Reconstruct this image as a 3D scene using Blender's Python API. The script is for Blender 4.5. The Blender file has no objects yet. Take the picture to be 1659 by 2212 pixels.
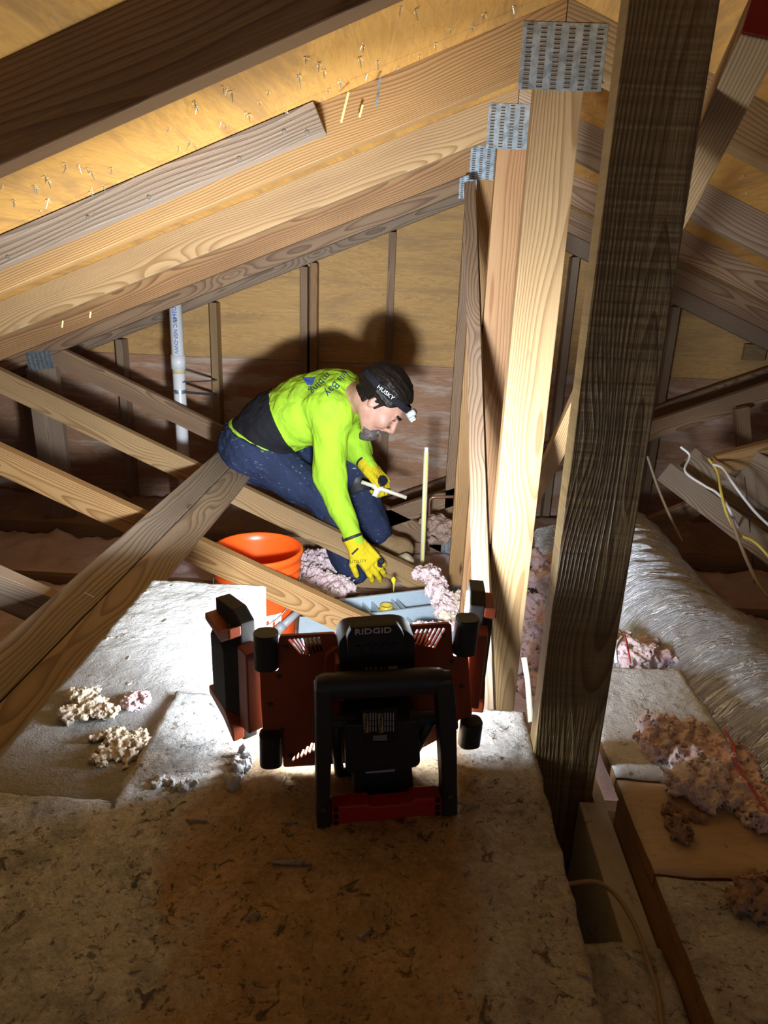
import bpy, bmesh, math, random
import numpy as np
from mathutils import Vector, Matrix, noise
random.seed(7)
C = bpy.context.scene.collection
# ------------------------------------------------------------------ camera
FPX, PITCH, YAW, ROLL = 1514.762, 0.3218, -0.0287, 0.0404
CX, CY, IW, IH = 829.5, 1106.0, 1659, 2212
_f = Vector((math.sin(YAW)*math.cos(PITCH), math.cos(YAW)*math.cos(PITCH), -math.sin(PITCH)))
_r = Vector((math.cos(YAW), -math.sin(YAW), 0)); _u = _r.cross(_f)
CR = _r*math.cos(ROLL) + _u*math.sin(ROLL)
CU = -_r*math.sin(ROLL) + _u*math.cos(ROLL)
CF = _f
cd_ = bpy.data.cameras.new('camera'); cam = bpy.data.objects.new('camera', cd_); C.objects.link(cam)
cd_.sensor_fit = 'HORIZONTAL'; cd_.sensor_width = 36.0; cd_.lens = FPX/IW*36.0
cd_.clip_start = 0.01
cd_.dof.use_dof = True; cd_.dof.focus_distance = 1.55; cd_.dof.aperture_fstop = 16
cam.matrix_world = Matrix(((CR.x, CU.x, -CF.x, 0), (CR.y, CU.y, -CF.y, 0), (CR.z, CU.z, -CF.z, 0), (0, 0, 0, 1)))
sc = bpy.context.scene
sc.camera = cam
# ------------------------------------------------------------------ exposure and lights
sc.view_settings.view_transform = 'Standard'; sc.view_settings.look = 'None'
sc.view_settings.gamma = 1; sc.view_settings.use_curve_mapping = False
sc.view_settings.exposure = 0.0
sc.cycles.max_bounces = 10; sc.cycles.diffuse_bounces = 8; sc.cycles.glossy_bounces = 3
sc.cycles.sample_clamp_indirect = 6.0
w = bpy.data.worlds.new('world'); sc.world = w; w.use_nodes = True
w.node_tree.nodes['Background'].inputs[0].default_value = (0.75, 0.82, 1.0, 1)
w.node_tree.nodes['Background'].inputs[1].default_value = 0.36     # fill light added through the unbuilt end behind the camera
LED_MID, LED_WING, LED_COL = 150.0, 232.0, (0.86, 0.93, 1.0, 1)
BEAM_W = 25.0   # lensed part of the centre panel, narrower cone

# ------------------------------------------------------------------ place helpers (a pixel's sight line meets a real plane)
def ray(px, py): return CF + CR*((px-CX)/FPX) - CU*((py-CY)/FPX)
def at(px, py, Y): d = ray(px, py); return d*(Y/d.y)
def atZ(px, py, Z): d = ray(px, py); return d*(Z/d.z)
def proj(P):
    P = Vector(P); d = P.dot(CF); return (CX+FPX*P.dot(CR)/d, CY-FPX*P.dot(CU)/d)

# ------------------------------------------------------------------ object helpers
def tag(o, label=None, cat=None, group=None, kind=None):
    if label: o['label'] = label
    if cat: o['category'] = cat
    if group: o['group'] = group
    if kind: o['kind'] = kind
    return o
def empty(name, loc, label=None, cat=None, group=None):
    o = bpy.data.objects.new(name, None); C.objects.link(o); o.location = loc; o.empty_display_size = .05
    return tag(o, label, cat, group)
def wmat(o):
    m = o.matrix_basis.copy()
    if o.parent: m = wmat(o.parent) @ o.matrix_parent_inverse @ m
    return m
def adopt(o, p):
    if p is not None:
        o.parent = p; o.matrix_parent_inverse = wmat(p).inverted()
    return o
def mobj(name, me, mats, parent=None, mw=None):
    o = bpy.data.objects.new(name, me); C.objects.link(o)
    for m in (mats if isinstance(mats, (list, tuple)) else [mats]): me.materials.append(m)
    if mw is not None: o.matrix_basis = mw
    return adopt(o, parent)
def fin(name, bm, mats, parent=None, mw=None, smooth=False, auto=None):
    me = bpy.data.meshes.new(name)
    bmesh.ops.recalc_face_normals(bm, faces=bm.faces)
    if smooth:
        for f in bm.faces: f.smooth = True
    if auto is not None:
        for e in bm.edges:
            if len(e.link_faces) == 2 and e.calc_face_angle(0) > auto: e.smooth = False
    bm.to_mesh(me); bm.free()
    return mobj(name, me, mats, parent, mw)
def bx(bm, c, s, M=None, mi=0, bev=0):
    r = bmesh.ops.create_cube(bm, size=1)
    vs = r['verts']
    for v in vs: v.co = Vector((v.co.x*s[0]+c[0], v.co.y*s[1]+c[1], v.co.z*s[2]+c[2]))
    fs = set(f for v in vs for f in v.link_faces)
    for f in fs: f.material_index = mi
    if bev:
        es = list(set(e for v in vs for e in v.link_edges))
        rb = bmesh.ops.bevel(bm, geom=es, offset=bev, segments=2, affect='EDGES', profile=.6)
        vs = list(set(v for f in rb['faces'] for v in f.verts) | set(v for v in vs if v.is_valid))
        for f in rb['faces']: f.material_index = mi
    if M is not None:
        for v in vs: v.co = M @ v.co
    return vs
def prism(bm, pts, y0, y1, mi=0, M=None, bev=0):
    """polygon in local x,z extruded along local y"""
    a = [bm.verts.new((p[0], y0, p[1])) for p in pts]; b = [bm.verts.new((p[0], y1, p[1])) for p in pts]
    fs = [bm.faces.new(a), bm.faces.new(b[::-1])]
    n = len(pts)
    for i in range(n): fs.append(bm.faces.new((a[i], b[i], b[(i+1) % n], a[(i+1) % n])))
    for f in fs: f.material_index = mi
    vs = a+b
    if bev:
        bmesh.ops.recalc_face_normals(bm, faces=fs)
        es = list(set(e for v in vs for e in v.link_edges))
        rb = bmesh.ops.bevel(bm, geom=es, offset=bev, segments=2, affect='EDGES', profile=.6)
        vs = list(set(v for f in rb['faces'] for v in f.verts) | set(v for v in vs if v.is_valid))
        for f in rb['faces']: f.material_index = mi
    if M is not None:
        for v in vs: v.co = M @ v.co
    return vs
def frame(o, x, y):
    """matrix with origin o, local x along x, local y near y"""
    x = Vector(x).normalized(); z = x.cross(Vector(y)).normalized(); y = z.cross(x)
    return Matrix(((x.x, y.x, z.x, o[0]), (x.y, y.y, z.y, o[1]), (x.z, y.z, z.z, o[2]), (0, 0, 0, 1)))
def board(name, p0, p1, wdir, t, wd, mat, parent=None, bev=.002):
    """sawn board from p0 to p1: local x along it, local z = width towards wdir, local y = thickness"""
    p0 = Vector(p0); p1 = Vector(p1); x = (p1-p0).normalized(); L = (p1-p0).length
    z = Vector(wdir); z = (z - x*z.dot(x)).normalized(); y = z.cross(x); o = (p0+p1)/2
    M = Matrix(((x.x, y.x, z.x, o.x), (x.y, y.y, z.y, o.y), (x.z, y.z, z.z, o.z), (0, 0, 0, 1)))
    bm = bmesh.new(); bx(bm, (0, 0, 0), (L, t, wd), bev=bev)
    return fin(name, bm, mat, parent, M)
def board_poly(name, pts, d, Y0, t, mat, parent=None, bev=.002):
    """board whose outline pts (x, z) stands in the plane of a truss, grain along d"""
    cx = sum(p[0] for p in pts)/len(pts); cz = sum(p[1] for p in pts)/len(pts)
    a = math.atan2(d[1], d[0]); ca, sa = math.cos(a), math.sin(a)
    loc = [((p[0]-cx)*ca+(p[1]-cz)*sa, -(p[0]-cx)*sa+(p[1]-cz)*ca) for p in pts]
    bm = bmesh.new(); prism(bm, loc, 0, t, bev=bev)
    M = Matrix.Translation((cx, Y0, cz)) @ Matrix.Rotation(-a, 4, 'Y')
    return fin(name, bm, mat, parent, M)
def tube(bm, pts, rad, seg=10, mi=0, cap=True):
    pts = [Vector(p) for p in pts]; n = len(pts)
    rr = rad if isinstance(rad, (list, tuple)) else [rad]*n
    rings = []; up = None
    for i, p in enumerate(pts):
        t = (pts[min(i+1, n-1)]-pts[max(i-1, 0)]).normalized()
        if up is None:
            up = Vector((0, 0, 1)) if abs(t.z) < .9 else Vector((1, 0, 0))
        s = t.cross(up).normalized(); up = s.cross(t).normalized()
        rings.append([bm.verts.new(p+(s*math.cos(2*math.pi*k/seg)+up*math.sin(2*math.pi*k/seg))*rr[i]) for k in range(seg)])
    fs = []
    for i in range(n-1):
        for k in range(seg):
            fs.append(bm.faces.new((rings[i][k], rings[i][(k+1) % seg], rings[i+1][(k+1) % seg], rings[i+1][k])))
    if cap: fs += [bm.faces.new(rings[0][::-1]), bm.faces.new(rings[-1])]
    for f in fs: f.material_index = mi; f.smooth = True
    return rings
def spline(P, n=8):
    P = [Vector(p) for p in P]; out = []
    Q = [P[0]*2-P[1]] + P + [P[-1]*2-P[-2]]
    for i in range(1, len(Q)-2):
        for k in range(n):
            t = k/n; a, b, c, d = Q[i-1], Q[i], Q[i+1], Q[i+2]
            out.append(((b*2)+(c-a)*t+(a*2-b*5+c*4-d)*t*t+(b*3-a-c*3+d)*t**3)*.5)
    out.append(P[-1]); return out
def lathe(bm, prof, seg=48, M=None, mi=0):
    vs = []
    rings = []
    for (r, z) in prof:
        ring = [bm.verts.new((r*math.cos(2*math.pi*k/seg), r*math.sin(2*math.pi*k/seg), z)) for k in range(seg)]
        rings.append(ring); vs += ring
    for i in range(len(prof)-1):
        for k in range(seg):
            f = bm.faces.new((rings[i][k], rings[i][(k+1) % seg], rings[i+1][(k+1) % seg], rings[i+1][k])); f.smooth = True; f.material_index = mi
    if M is not None:
        for v in vs: v.co = M @ v.co
    return rings
def copy_tree(o, parent=None):
    c = o.copy(); C.objects.link(c)
    if parent is not None: c.parent = parent
    for ch in list(o.children): copy_tree(ch, c)
    return c
def text_mesh(s, size, extrude=.0003, align='CENTER'):
    cu = bpy.data.curves.new('txt', 'FONT'); cu.body = s; cu.size = size; cu.extrude = extrude; cu.align_x = align; cu.align_y = 'CENTER'
    cu.resolution_u = 3
    o = bpy.data.objects.new('txt', cu); C.objects.link(o)
    dg = bpy.context.evaluated_depsgraph_get(); me = bpy.data.meshes.new_from_object(o.evaluated_get(dg))
    bpy.data.objects.remove(o); me.materials.clear()
    return me
def text(name, s, size, M, mat, parent=None, extrude=.0003, sx=1.0):
    me = text_mesh(s, size, extrude)
    return mobj(name, me, mat, parent, M @ Matrix.Diagonal((sx, 1, 1, 1)))
def curve_plate(outline, holes, depth, bev=0):
    """flat plate with holes: outline and holes are 2D point lists"""
    cu = bpy.data.curves.new('pl', 'CURVE'); cu.dimensions = '2D'; cu.fill_mode = 'BOTH'; cu.extrude = depth/2; cu.bevel_depth = bev
    for pl in [outline]+holes:
        s = cu.splines.new('POLY'); s.points.add(len(pl)-1); s.use_cyclic_u = True
        for i, p in enumerate(pl): s.points[i].co = (p[0], p[1], 0, 1)
    o = bpy.data.objects.new('pl', cu); C.objects.link(o)
    dg = bpy.context.evaluated_depsgraph_get(); me = bpy.data.meshes.new_from_object(o.evaluated_get(dg))
    bpy.data.objects.remove(o); me.materials.clear()
    return me

# ------------------------------------------------------------------ materials
class NT:
    def __init__(s, name):
        s.m = bpy.data.materials.new(name); s.m.use_nodes = True; s.t = s.m.node_tree; s.b = s.t.nodes['Principled BSDF']
    def n(s, typ, **kw):
        nd = s.t.nodes.new(typ)
        for k, v in kw.items():
            if k.startswith('_'): setattr(nd, k[1:], v)
            else: s.set(nd.inputs[int(k[1:]) if k[0] == 'i' and k[1:].isdigit() else k], v)
        return nd
    def set(s, sock, v):
        if isinstance(v, bpy.types.NodeSocket): s.t.links.new(v, sock)
        elif isinstance(v, bpy.types.Node): s.t.links.new(v.outputs[0], sock)
        else: sock.default_value = v
    def math(s, op, a, b=None, c=None):
        nd = s.t.nodes.new('ShaderNodeMath'); nd.operation = op; s.set(nd.inputs[0], a)
        if b is not None: s.set(nd.inputs[1], b)
        if c is not None: s.set(nd.inputs[2], c)
        return nd.outputs[0]
    def vmul(s, v, k):
        nd = s.t.nodes.new('ShaderNodeVectorMath'); nd.operation = 'MULTIPLY'; s.set(nd.inputs[0], v); nd.inputs[1].default_value = k; return nd.outputs[0]
    def vadd(s, v, k):
        nd = s.t.nodes.new('ShaderNodeVectorMath'); nd.operation = 'ADD'; s.set(nd.inputs[0], v); s.set(nd.inputs[1], k); return nd.outputs[0]
    def noise(s, v, sc=1, det=3, rough=.5, dist=0):
        nd = s.t.nodes.new('ShaderNodeTexNoise'); s.set(nd.inputs['Vector'], v); nd.inputs['Scale'].default_value = sc
        nd.inputs['Detail'].default_value = det; nd.inputs['Roughness'].default_value = rough; nd.inputs['Distortion'].default_value = dist
        return nd.outputs[0]
    def ramp(s, f, stops, interp='LINEAR'):
        nd = s.t.nodes.new('ShaderNodeValToRGB'); s.set(nd.inputs[0], f); cr = nd.color_ramp; cr.interpolation = interp
        while len(cr.elements) < len(stops): cr.elements.new(.5)
        for e, (p, c) in zip(cr.elements, stops):
            e.position = p; e.color = (c if isinstance(c, tuple) else (c, c, c)) + (1,)
        return nd.outputs[0]
    def mix(s, f, a, b, mode='MIX'):
        nd = s.t.nodes.new('ShaderNodeMix'); nd.data_type = 'RGBA'; nd.blend_type = mode
        s.set(nd.inputs[0], f)
        for i, v in ((6, a), (7, b)): s.set(nd.inputs[i], v+(1,) if isinstance(v, tuple) and len(v) == 3 else v)
        return nd.outputs[2]
    def bump(s, h, st=.3, d=.01, nrm=None):
        nd = s.t.nodes.new('ShaderNodeBump'); s.set(nd.inputs['Height'], h); nd.inputs['Strength'].default_value = st; nd.inputs['Distance'].default_value = d
        if nrm is not None: s.set(nd.inputs['Normal'], nrm)
        return nd.outputs[0]
    def coord(s): return s.t.nodes.new('ShaderNodeTexCoord').outputs['Object']
    def out(s, col=None, rough=.6, met=0, nrm=None, spec=.3):
        if col is not None: s.set(s.b.inputs['Base Color'], col+(1,) if isinstance(col, tuple) and len(col) == 3 else col)
        s.set(s.b.inputs['Roughness'], rough); s.set(s.b.inputs['Metallic'], met); s.set(s.b.inputs['Specular IOR Level'], spec)
        if nrm is not None: s.set(s.b.inputs['Normal'], nrm)
        return s.m
def plain(name, col, rough=.5, met=0, spec=.4, nz=0, nsc=200):
    n = NT(name)
    if nz:
        h = n.noise(n.coord(), nsc, 3); c = n.mix(n.math('MULTIPLY', h, nz), col, tuple(x*.45 for x in col))
        return n.out(c, rough, met, n.bump(h, .25, .001), spec)
    return n.out(col, rough, met, None, spec)
def wood(name, c1, c2, freq=170, stain=(.10, .05, .03), sa=.35, rough=.62, grey=0.0, saw=0.0, bst=.35):
    n = NT(name); co = n.coord(); oi = n.t.nodes.new('ShaderNodeObjectInfo'); rnd = oi.outputs['Random']
    sh = n.n('ShaderNodeCombineXYZ', X=n.math('MULTIPLY', rnd, 37.0), Y=0.0, Z=n.math('MULTIPLY', n.math('SUBTRACT', rnd, .5), .13)).outputs[0]
    p = n.vadd(co, sh)
    w1 = n.noise(n.vmul(p, (1.3, 4, 4)), 1, 2); w2 = n.noise(n.vadd(n.vmul(p, (2.1, 5, 5)), (7.3, 2.1, 4.4)), 1, 2)
    sp = n.n('ShaderNodeSeparateXYZ', Vector=p)
    yy = n.math('ADD', n.math('ADD', sp.outputs[1], n.math('ADD', .045, n.math('MULTIPLY', rnd, .05))), n.math('MULTIPLY', n.math('SUBTRACT', w1, .5), .045))
    zz = n.math('ADD', sp.outputs[2], n.math('MULTIPLY', n.math('SUBTRACT', w2, .5), .05))
    r = n.math('SQRT', n.math('ADD', n.math('MULTIPLY', yy, yy), n.math('MULTIPLY', zz, zz)))
    vo = n.t.nodes.new('ShaderNodeTexVoronoi'); n.set(vo.inputs['Vector'], n.vmul(p, (1.9, 3.0, 8.5))); vo.inputs['Scale'].default_value = 1
    kd = vo.outputs['Distance']
    swirl = n.math('MULTIPLY', n.math('POWER', n.math('SUBTRACT', 1.0, n.math('MINIMUM', kd, 1.0)), 6.0), .035)
    r = n.math('ADD', r, swirl)
    ring = n.math('FRACT', n.math('MULTIPLY', r, float(freq)*1.45))
    band = n.ramp(ring, [(0, .0), (.45, .12), (.82, .9), (.93, 1.0), (1.0, .0)])
    fib = n.noise(n.vmul(p, (9, 260, 260)), 1, 2, .6)
    big = n.noise(n.vmul(p, (1.6, 10, 10)), 1, 3, .6)
    col = n.mix(n.math('MULTIPLY', band, .95), c1, c2)
    col = n.mix(n.ramp(big, [(.35, 0.0), (.72, sa)]), col, stain)
    col = n.mix(n.math('MULTIPLY', fib, .42), col, tuple(x*.55 for x in c2))
    if grey: col = n.mix(n.ramp(n.noise(n.vmul(p, (2.5, 14, 14)), 1.3, 3), [(.3, grey), (.7, grey*.3)]), col, (.21, .19, .17))
    knot = n.ramp(kd, [(.035, 1.0), (.075, .0)])
    col = n.mix(n.math('MULTIPLY', knot, .85), col, (.06, .025, .012))
    blot = n.ramp(n.noise(n.vmul(p, (5, 22, 22)), 1.7, 4, .7), [(.62, 0.0), (.74, .45)])
    col = n.mix(blot, col, (.09, .055, .04))
    h = n.math('ADD', n.math('MULTIPLY', band, .5), fib)
    if saw:
        sw = n.noise(n.vmul(p, (75, 3, 3)), 1, 2, .6); col = n.mix(n.ramp(sw, [(.45, 0.0), (.7, saw)]), col, (.02, .013, .008)); h = n.math('ADD', h, n.math('MULTIPLY', sw, 1.6))
    return n.out(col, rough, 0, n.bump(h, bst, .0016), .25)
M = {}
M['pine'] = wood('pine_yellow', (.49, .30, .125), (.25, .12, .04), 175)
M['pine_pale'] = wood('pine_pale', (.44, .30, .15), (.25, .145, .06), 190, sa=.35)
M['pine_brown'] = wood('pine_brown', (.46, .27, .12), (.20, .095, .04), 165, sa=.5)
M['pine_red'] = wood('pine_red', (.40, .25, .12), (.25, .115, .045), 120, stain=(.24, .10, .045), sa=.55)
M['pine_grey'] = wood('pine_grey', (.42, .32, .22), (.13, .08, .05), 150, grey=.5, bst=.8)
M['pine_old'] = wood('pine_old', (.46, .33, .21), (.19, .11, .06), 170, grey=.35, sa=.4)
M['pine_dark'] = wood('pine_dark', (.33, .235, .11), (.17, .105, .045), 260, sa=.25, saw=.26, rough=.42, bst=.9)
M['pine_shaded'] = wood('pine_shaded', (.27, .16, .075), (.13, .07, .03), 165, sa=.5)  # darker copy of brown pine, shade of the nearest chords in its colour
M['pine_mid'] = wood('pine_mid', (.42, .27, .15), (.18, .095, .05), 160, sa=.5, grey=.15)
def plyw(name, c1, c2, c3, grain='Y', rough=.7, amt=1.0, bst=.3):
    n = NT(name); co = n.coord()
    k = (9, 1.3, 9) if grain == 'Y' else ((1.3, 9, 9) if grain == 'X' else (9, 9, 1.3))
    kf = tuple(26*(6 if v == 9 else .6) for v in k)
    a = n.noise(n.vmul(co, k), 1.0, 4, .6, 1.2)
    rings = n.math('FRACT', n.math('MULTIPLY', a, 14.0))
    fine = n.noise(n.vmul(co, kf), 1, 3, .6)
    blo = n.noise(n.vmul(co, tuple(v*.55 for v in k)), 2.2, 5, .75, .8)
    col = n.mix(n.ramp(rings, [(0, .0), (.7, .35), (.95, .75), (1, 0.0)]), c1, c2)
    col = n.mix(n.math('MULTIPLY', n.ramp(blo, [(.47, 0.0), (.62, .75)]), amt), col, c3)
    col = n.mix(n.math('MULTIPLY', fine, .5), col, tuple(v*.6 for v in c2))
    return n.out(col, rough, 0, n.bump(n.math('ADD', fine, n.math('MULTIPLY', rings, .3)), bst, .0015), .2)
M['sheathing'] = plyw('roof_sheathing', (.68, .38, .105), (.54, .27, .06), (.33, .19, .08))
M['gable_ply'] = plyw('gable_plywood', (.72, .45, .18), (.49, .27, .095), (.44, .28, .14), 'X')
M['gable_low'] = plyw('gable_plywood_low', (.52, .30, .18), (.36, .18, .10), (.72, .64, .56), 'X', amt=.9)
M['deck_ply'] = plyw('deck_plywood', (.66, .53, .38), (.55, .42, .28), (.42, .31, .21), 'X', amt=.5)
def galv(name='galvanised'):
    n = NT(name); co = n.coord()
    v = n.t.nodes.new('ShaderNodeTexVoronoi'); n.set(v.inputs['Vector'], co); v.inputs['Scale'].default_value = 90
    c = n.mix(v.outputs['Color'], (.24, .32, .38), (.52, .64, .74)); c = n.mix(n.ramp(n.noise(co, 60, 4), [(.45, 0.0), (.65, .5)]), c, (.20, .24, .24))
    return n.out(c, .42, .75, n.bump(n.noise(co, 120, 3), .2, .001), .5)
M['galv'] = galv(); M['slot'] = plain('plate_slot', (.05, .025, .012), .8); M['tooth'] = plain('plate_tooth', (.42, .38, .33), .45, .7)
M['nail'] = plain('nail_steel', (.45, .48, .5), .35, .85); M['splinter'] = plain('splinter', (.85, .62, .28), .8)
M['pvc'] = plain('white_pvc', (.74, .76, .78), .35, 0, .5, .12, 30)
M['cpvc'] = plain('cream_cpvc', (.78, .74, .58), .4); M['print'] = plain('blue_print', (.06, .12, .42), .6)
M['yellowprint'] = plain('yellow_print', (.75, .70, .12), .6)
M['copper'] = plain('copper', (.45, .25, .16), .4, .9)
M['bucket'] = plain('orange_plastic', (.86, .105, .012), .32, 0, .5); M['white'] = plain('white_plastic', (.78, .78, .78), .5)
M['tool'] = plain('grey_blue_plastic', (.42, .52, .60), .4, 0, .5, .3, 40)
M['black'] = plain('black_plastic', (.022, .023, .025), .48, 0, .4, .4, 500)
M['blackr'] = plain('black_rubber', (.03, .028, .026), .7, 0, .3, .5, 300)
M['lamporange'] = plain('lamp_orange', (.30, .060, .020), .45, 0, .4, .3, 60)
M['lampred'] = plain('lamp_red', (.42, .02, .012), .4); M['bolt'] = plain('screw', (.12, .12, .12), .35, .8)
M['label'] = plain('label_black', (.01, .01, .012), .4); M['labelw'] = plain('label_white', (.45, .46, .48), .5); M['labely'] = plain('label_yellow', (.42, .33, .16), .5)
M['wht_txt'] = plain('white_lettering', (.62, .60, .56), .5)
def emis(name, col, st):
    n = NT(name); n.out((.8, .8, .8), .5); n.b.inputs['Emission Color'].default_value = col; n.b.inputs['Emission Strength'].default_value = st
    return n.m
M['led'] = emis('led_panel', LED_COL, LED_MID); M['ledw'] = emis('led_wing', LED_COL, LED_WING); M['hled'] = emis('headlamp_led', (.95, .97, 1, 1), 6.0)
def foil():
    n = NT('foil_duct'); co = n.t.nodes.new('ShaderNodeTexCoord').outputs['UV']
    a0 = n.noise(n.vmul(co, (95, 8, 1)), 1, 4, .6, 1.0); a = n.math('SUBTRACT', 1.0, n.math('MULTIPLY', n.math('ABSOLUTE', n.math('SUBTRACT', a0, .5)), 3.2)); b = n.noise(n.vmul(co, (60, 30, 1)), 1, 3, .6, .5)
    h = n.math('ADD', a, n.math('MULTIPLY', b, .8))
    dust = n.ramp(n.noise(n.vmul(co, (40, 14, 1)), 1, 5, .7), [(.55, 0.0), (.8, .35)])
    c = n.mix(dust, (.86, .90, .97), (.66, .66, .68))
    return n.out(c, n.ramp(b, [(.3, .20), (.7, .40)]), .35, n.bump(h, 1.0, .018), .8)
M['foil'] = foil()
def fluff(name, c1, c2, c3):
    n = NT(name); co = n.coord()
    a = n.noise(co, 14, 4, .6); b = n.noise(co, 130, 5, .75); d = n.noise(co, 420, 3, .7)
    c = n.mix(n.ramp(a, [(.35, 0.0), (.65, 1.0)]), c1, c2); c = n.mix(n.ramp(b, [(.3, .6), (.6, 0.0)]), c, c3)
    return n.out(c, .95, 0, n.bump(n.math('ADD', b, n.math('MULTIPLY', d, .5)), .6, .006), .05)
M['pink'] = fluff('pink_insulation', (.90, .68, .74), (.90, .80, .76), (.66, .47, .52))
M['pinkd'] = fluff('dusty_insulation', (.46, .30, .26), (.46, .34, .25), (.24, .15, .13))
M['yfl'] = fluff('yellow_insulation', (.86, .80, .62), (.84, .68, .62), (.62, .52, .38))
def dusty(name, base, dust, cover, bst=.8, brown=None):
    n = NT(name); co = n.coord()
    a = n.noise(co, 5, 5, .65, .6); b = n.noise(co, 85, 6, .72); g = n.noise(co, 320, 3, .7); s = n.noise(n.vadd(co, (3.1, 1.7, 0)), 42, 5, .7, .6)
    f = n.ramp(a, [(max(0, .5-cover), 1.0), (min(1, .5-cover+.22), 0.0)]) if cover < .5 else None
    c = base if f is None else n.mix(f, dust, base)
    if cover >= .5: c = n.mix(n.ramp(b, [(.3, 0.0), (.7, .55)]), dust, tuple(v*.72 for v in dust))
    c = n.mix(n.ramp(s, [(.60, 0.0), (.68, .65)]), c, tuple(v*.35 for v in base))
    h = n.math('ADD', n.math('ADD', b, n.math('MULTIPLY', g, .4)), n.math('MULTIPLY', s, 1.4))
    return n.out(c, .9, 0, n.bump(h, bst, .006), .1)
M['dust'] = dusty('dusty_board', (.38, .32, .25), (.44, .44, .43), .6, 1.0)
def deck(name='worn_deck', grey=False):
    # worn foreground plywood: brown ply, grey dust drifts with cool lamplight painted in at the left, dark blotches, fine scratches
    n = NT(name); co = n.coord()
    big = n.noise(co, 3.3, 5, .62, .7); mid = n.noise(n.vadd(co, (5, 2, 1)), 17, 6, .7, .5); fin_ = n.noise(co, 170, 5, .75)
    sc1 = n.noise(n.vmul(co, (170, 7, 1)), 1, 3, .6, .3); sc2 = n.noise(n.vmul(co, (6, 190, 1)), 1, 3, .6, .3)
    sp = n.n('ShaderNodeSeparateXYZ', Vector=co)
    c = n.mix(n.ramp(mid, [(.35, 0.0), (.65, 1.0)]), (.66, .48, .30), (.42, .29, .17))
    c = n.mix(n.ramp(n.math('MAXIMUM', sc1, sc2), [(.66, 0.0), (.74, .40)]), c, (.48, .36, .22))
    gx = n.math('ADD', n.math('MULTIPLY', sp.outputs[0], -5.0), n.math('ADD', n.math('MULTIPLY', sp.outputs[1], -.2), n.math('MULTIPLY', n.math('SUBTRACT', big, .5), 2.2)))  # left side greyed where the cool lamplight reaches
    gx2 = n.math('ADD', n.math('MULTIPLY', sp.outputs[0], 8.0), n.math('MULTIPLY', n.math('SUBTRACT', big, .5), 2.4))
    gr = n.math('MAXIMUM', n.ramp(gx2, [(.75, 0.0), (1.0, .8)]), 0.0)
    gr = n.math('MAXIMUM', gr, n.ramp(gx, [(.70, 0.0), (1.0, .92)]), n.ramp(n.math('ADD', sp.outputs[1], n.math('MULTIPLY', n.math('SUBTRACT', mid, .5), .25)), [(.72, 0.0), (.86, .85)]))
    if grey: gr = .9
    gcol = n.mix(n.ramp(mid, [(.36, 0.0), (.56, 1.0)]), (.36, .40, .42), (.76, .78, .79))
    c = n.mix(gr, c, gcol)
    blk = n.math('MAXIMUM', n.ramp(n.noise(n.vadd(co, (1.3, 8.2, 0)), 38, 5, .72, .9), [(.60, 0.0), (.67, .8)]), n.ramp(n.noise(n.vadd(co, (4.3, 2.2, 0)), 110, 4, .75, .6), [(.60, 0.0), (.66, .6)]))
    c = n.mix(blk, c, (.07, .05, .035))
    c = n.mix(n.ramp(fin_, [(.4, 0.0), (.7, .45)]), c, (.13, .10, .07))
    return n.out(c, .85, 0, n.bump(n.math('ADD', n.math('ADD', fin_, n.math('MULTIPLY', blk, 1.2)), n.math('MULTIPLY', mid, 2.0)), .9, .004), .15)
M['deck'] = deck(); M['deckgrey'] = deck('grey_deck', True)
M['dust_lit'] = dusty('lit_dusty_board', (.66, .63, .58), (.84, .86, .87), .6, 1.0)  # lighter dust copy, stands in for lamplight missing on the right board
M['joistdust'] = dusty('speckled_joist', (.55, .50, .44), (.62, .58, .53), .3, .4)
M['decktan'] = dusty('tan_deck', (.42, .30, .19), (.36, .33, .29), .18, .45)
M['deckside'] = dusty('board_side', (.44, .40, .35), (.47, .43, .39), .1, .3)
M['ductboard'] = plain('ductboard_side', (.50, .50, .50), .9, 0, .1, .5, 60)
M['drywall'] = plain('drywall', (.42, .38, .33), .9)
def cloth(name, col, dark, paint=None, fold=20, bst=.32):
    n = NT(name); co = n.coord()
    f = n.noise(n.vmul(co, (1, 1, .6)), fold, 3, .55, 1.0); wv = n.noise(co, 700, 2); st = n.noise(co, 7, 4, .6)
    c = n.mix(n.ramp(st, [(.48, 0.0), (.72, .5)]), col, dark)
    if paint: c = n.mix(n.ramp(n.noise(n.vmul(co, (1, 1, 2.4)), 34, 5, .8, .6), [(.62, 0.0), (.66, .8)]), c, paint)
    return n.out(c, .85, 0, n.bump(n.math('ADD', f, n.math('MULTIPLY', wv, .04)), bst, .03), .15)
M['hivis'] = cloth('lime_shirt', (.36, .63, .035), (.20, .33, .05))
M['navy'] = cloth('navy_trousers', (.024, .034, .078), (.013, .018, .036), (.34, .37, .44), 30)
M['blackcloth'] = cloth('black_cloth', (.014, .014, .018), (.008, .008, .01))
M['glove'] = cloth('yellow_glove', (.66, .52, .018), (.38, .30, .03), None, 60, .35); M['glovedark'] = plain('glove_grip', (.02, .022, .03), .6)
M['boot'] = cloth('tan_boot', (.30, .20, .10), (.12, .08, .05), None, 40, .3)
def skin():
    n = NT('skin'); co = n.coord()
    c = n.mix(n.ramp(n.noise(co, 45, 3), [(.4, 0.0), (.7, .6)]), (.47, .27, .20), (.39, .18, .13))
    n.b.inputs['Subsurface Weight'].default_value = .08; n.b.inputs['Subsurface Radius'].default_value = (.01, .004, .002)
    return n.out(c, .48, 0, n.bump(n.noise(co, 600, 2), .1, .001), .4)
M['skin'] = skin()
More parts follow.
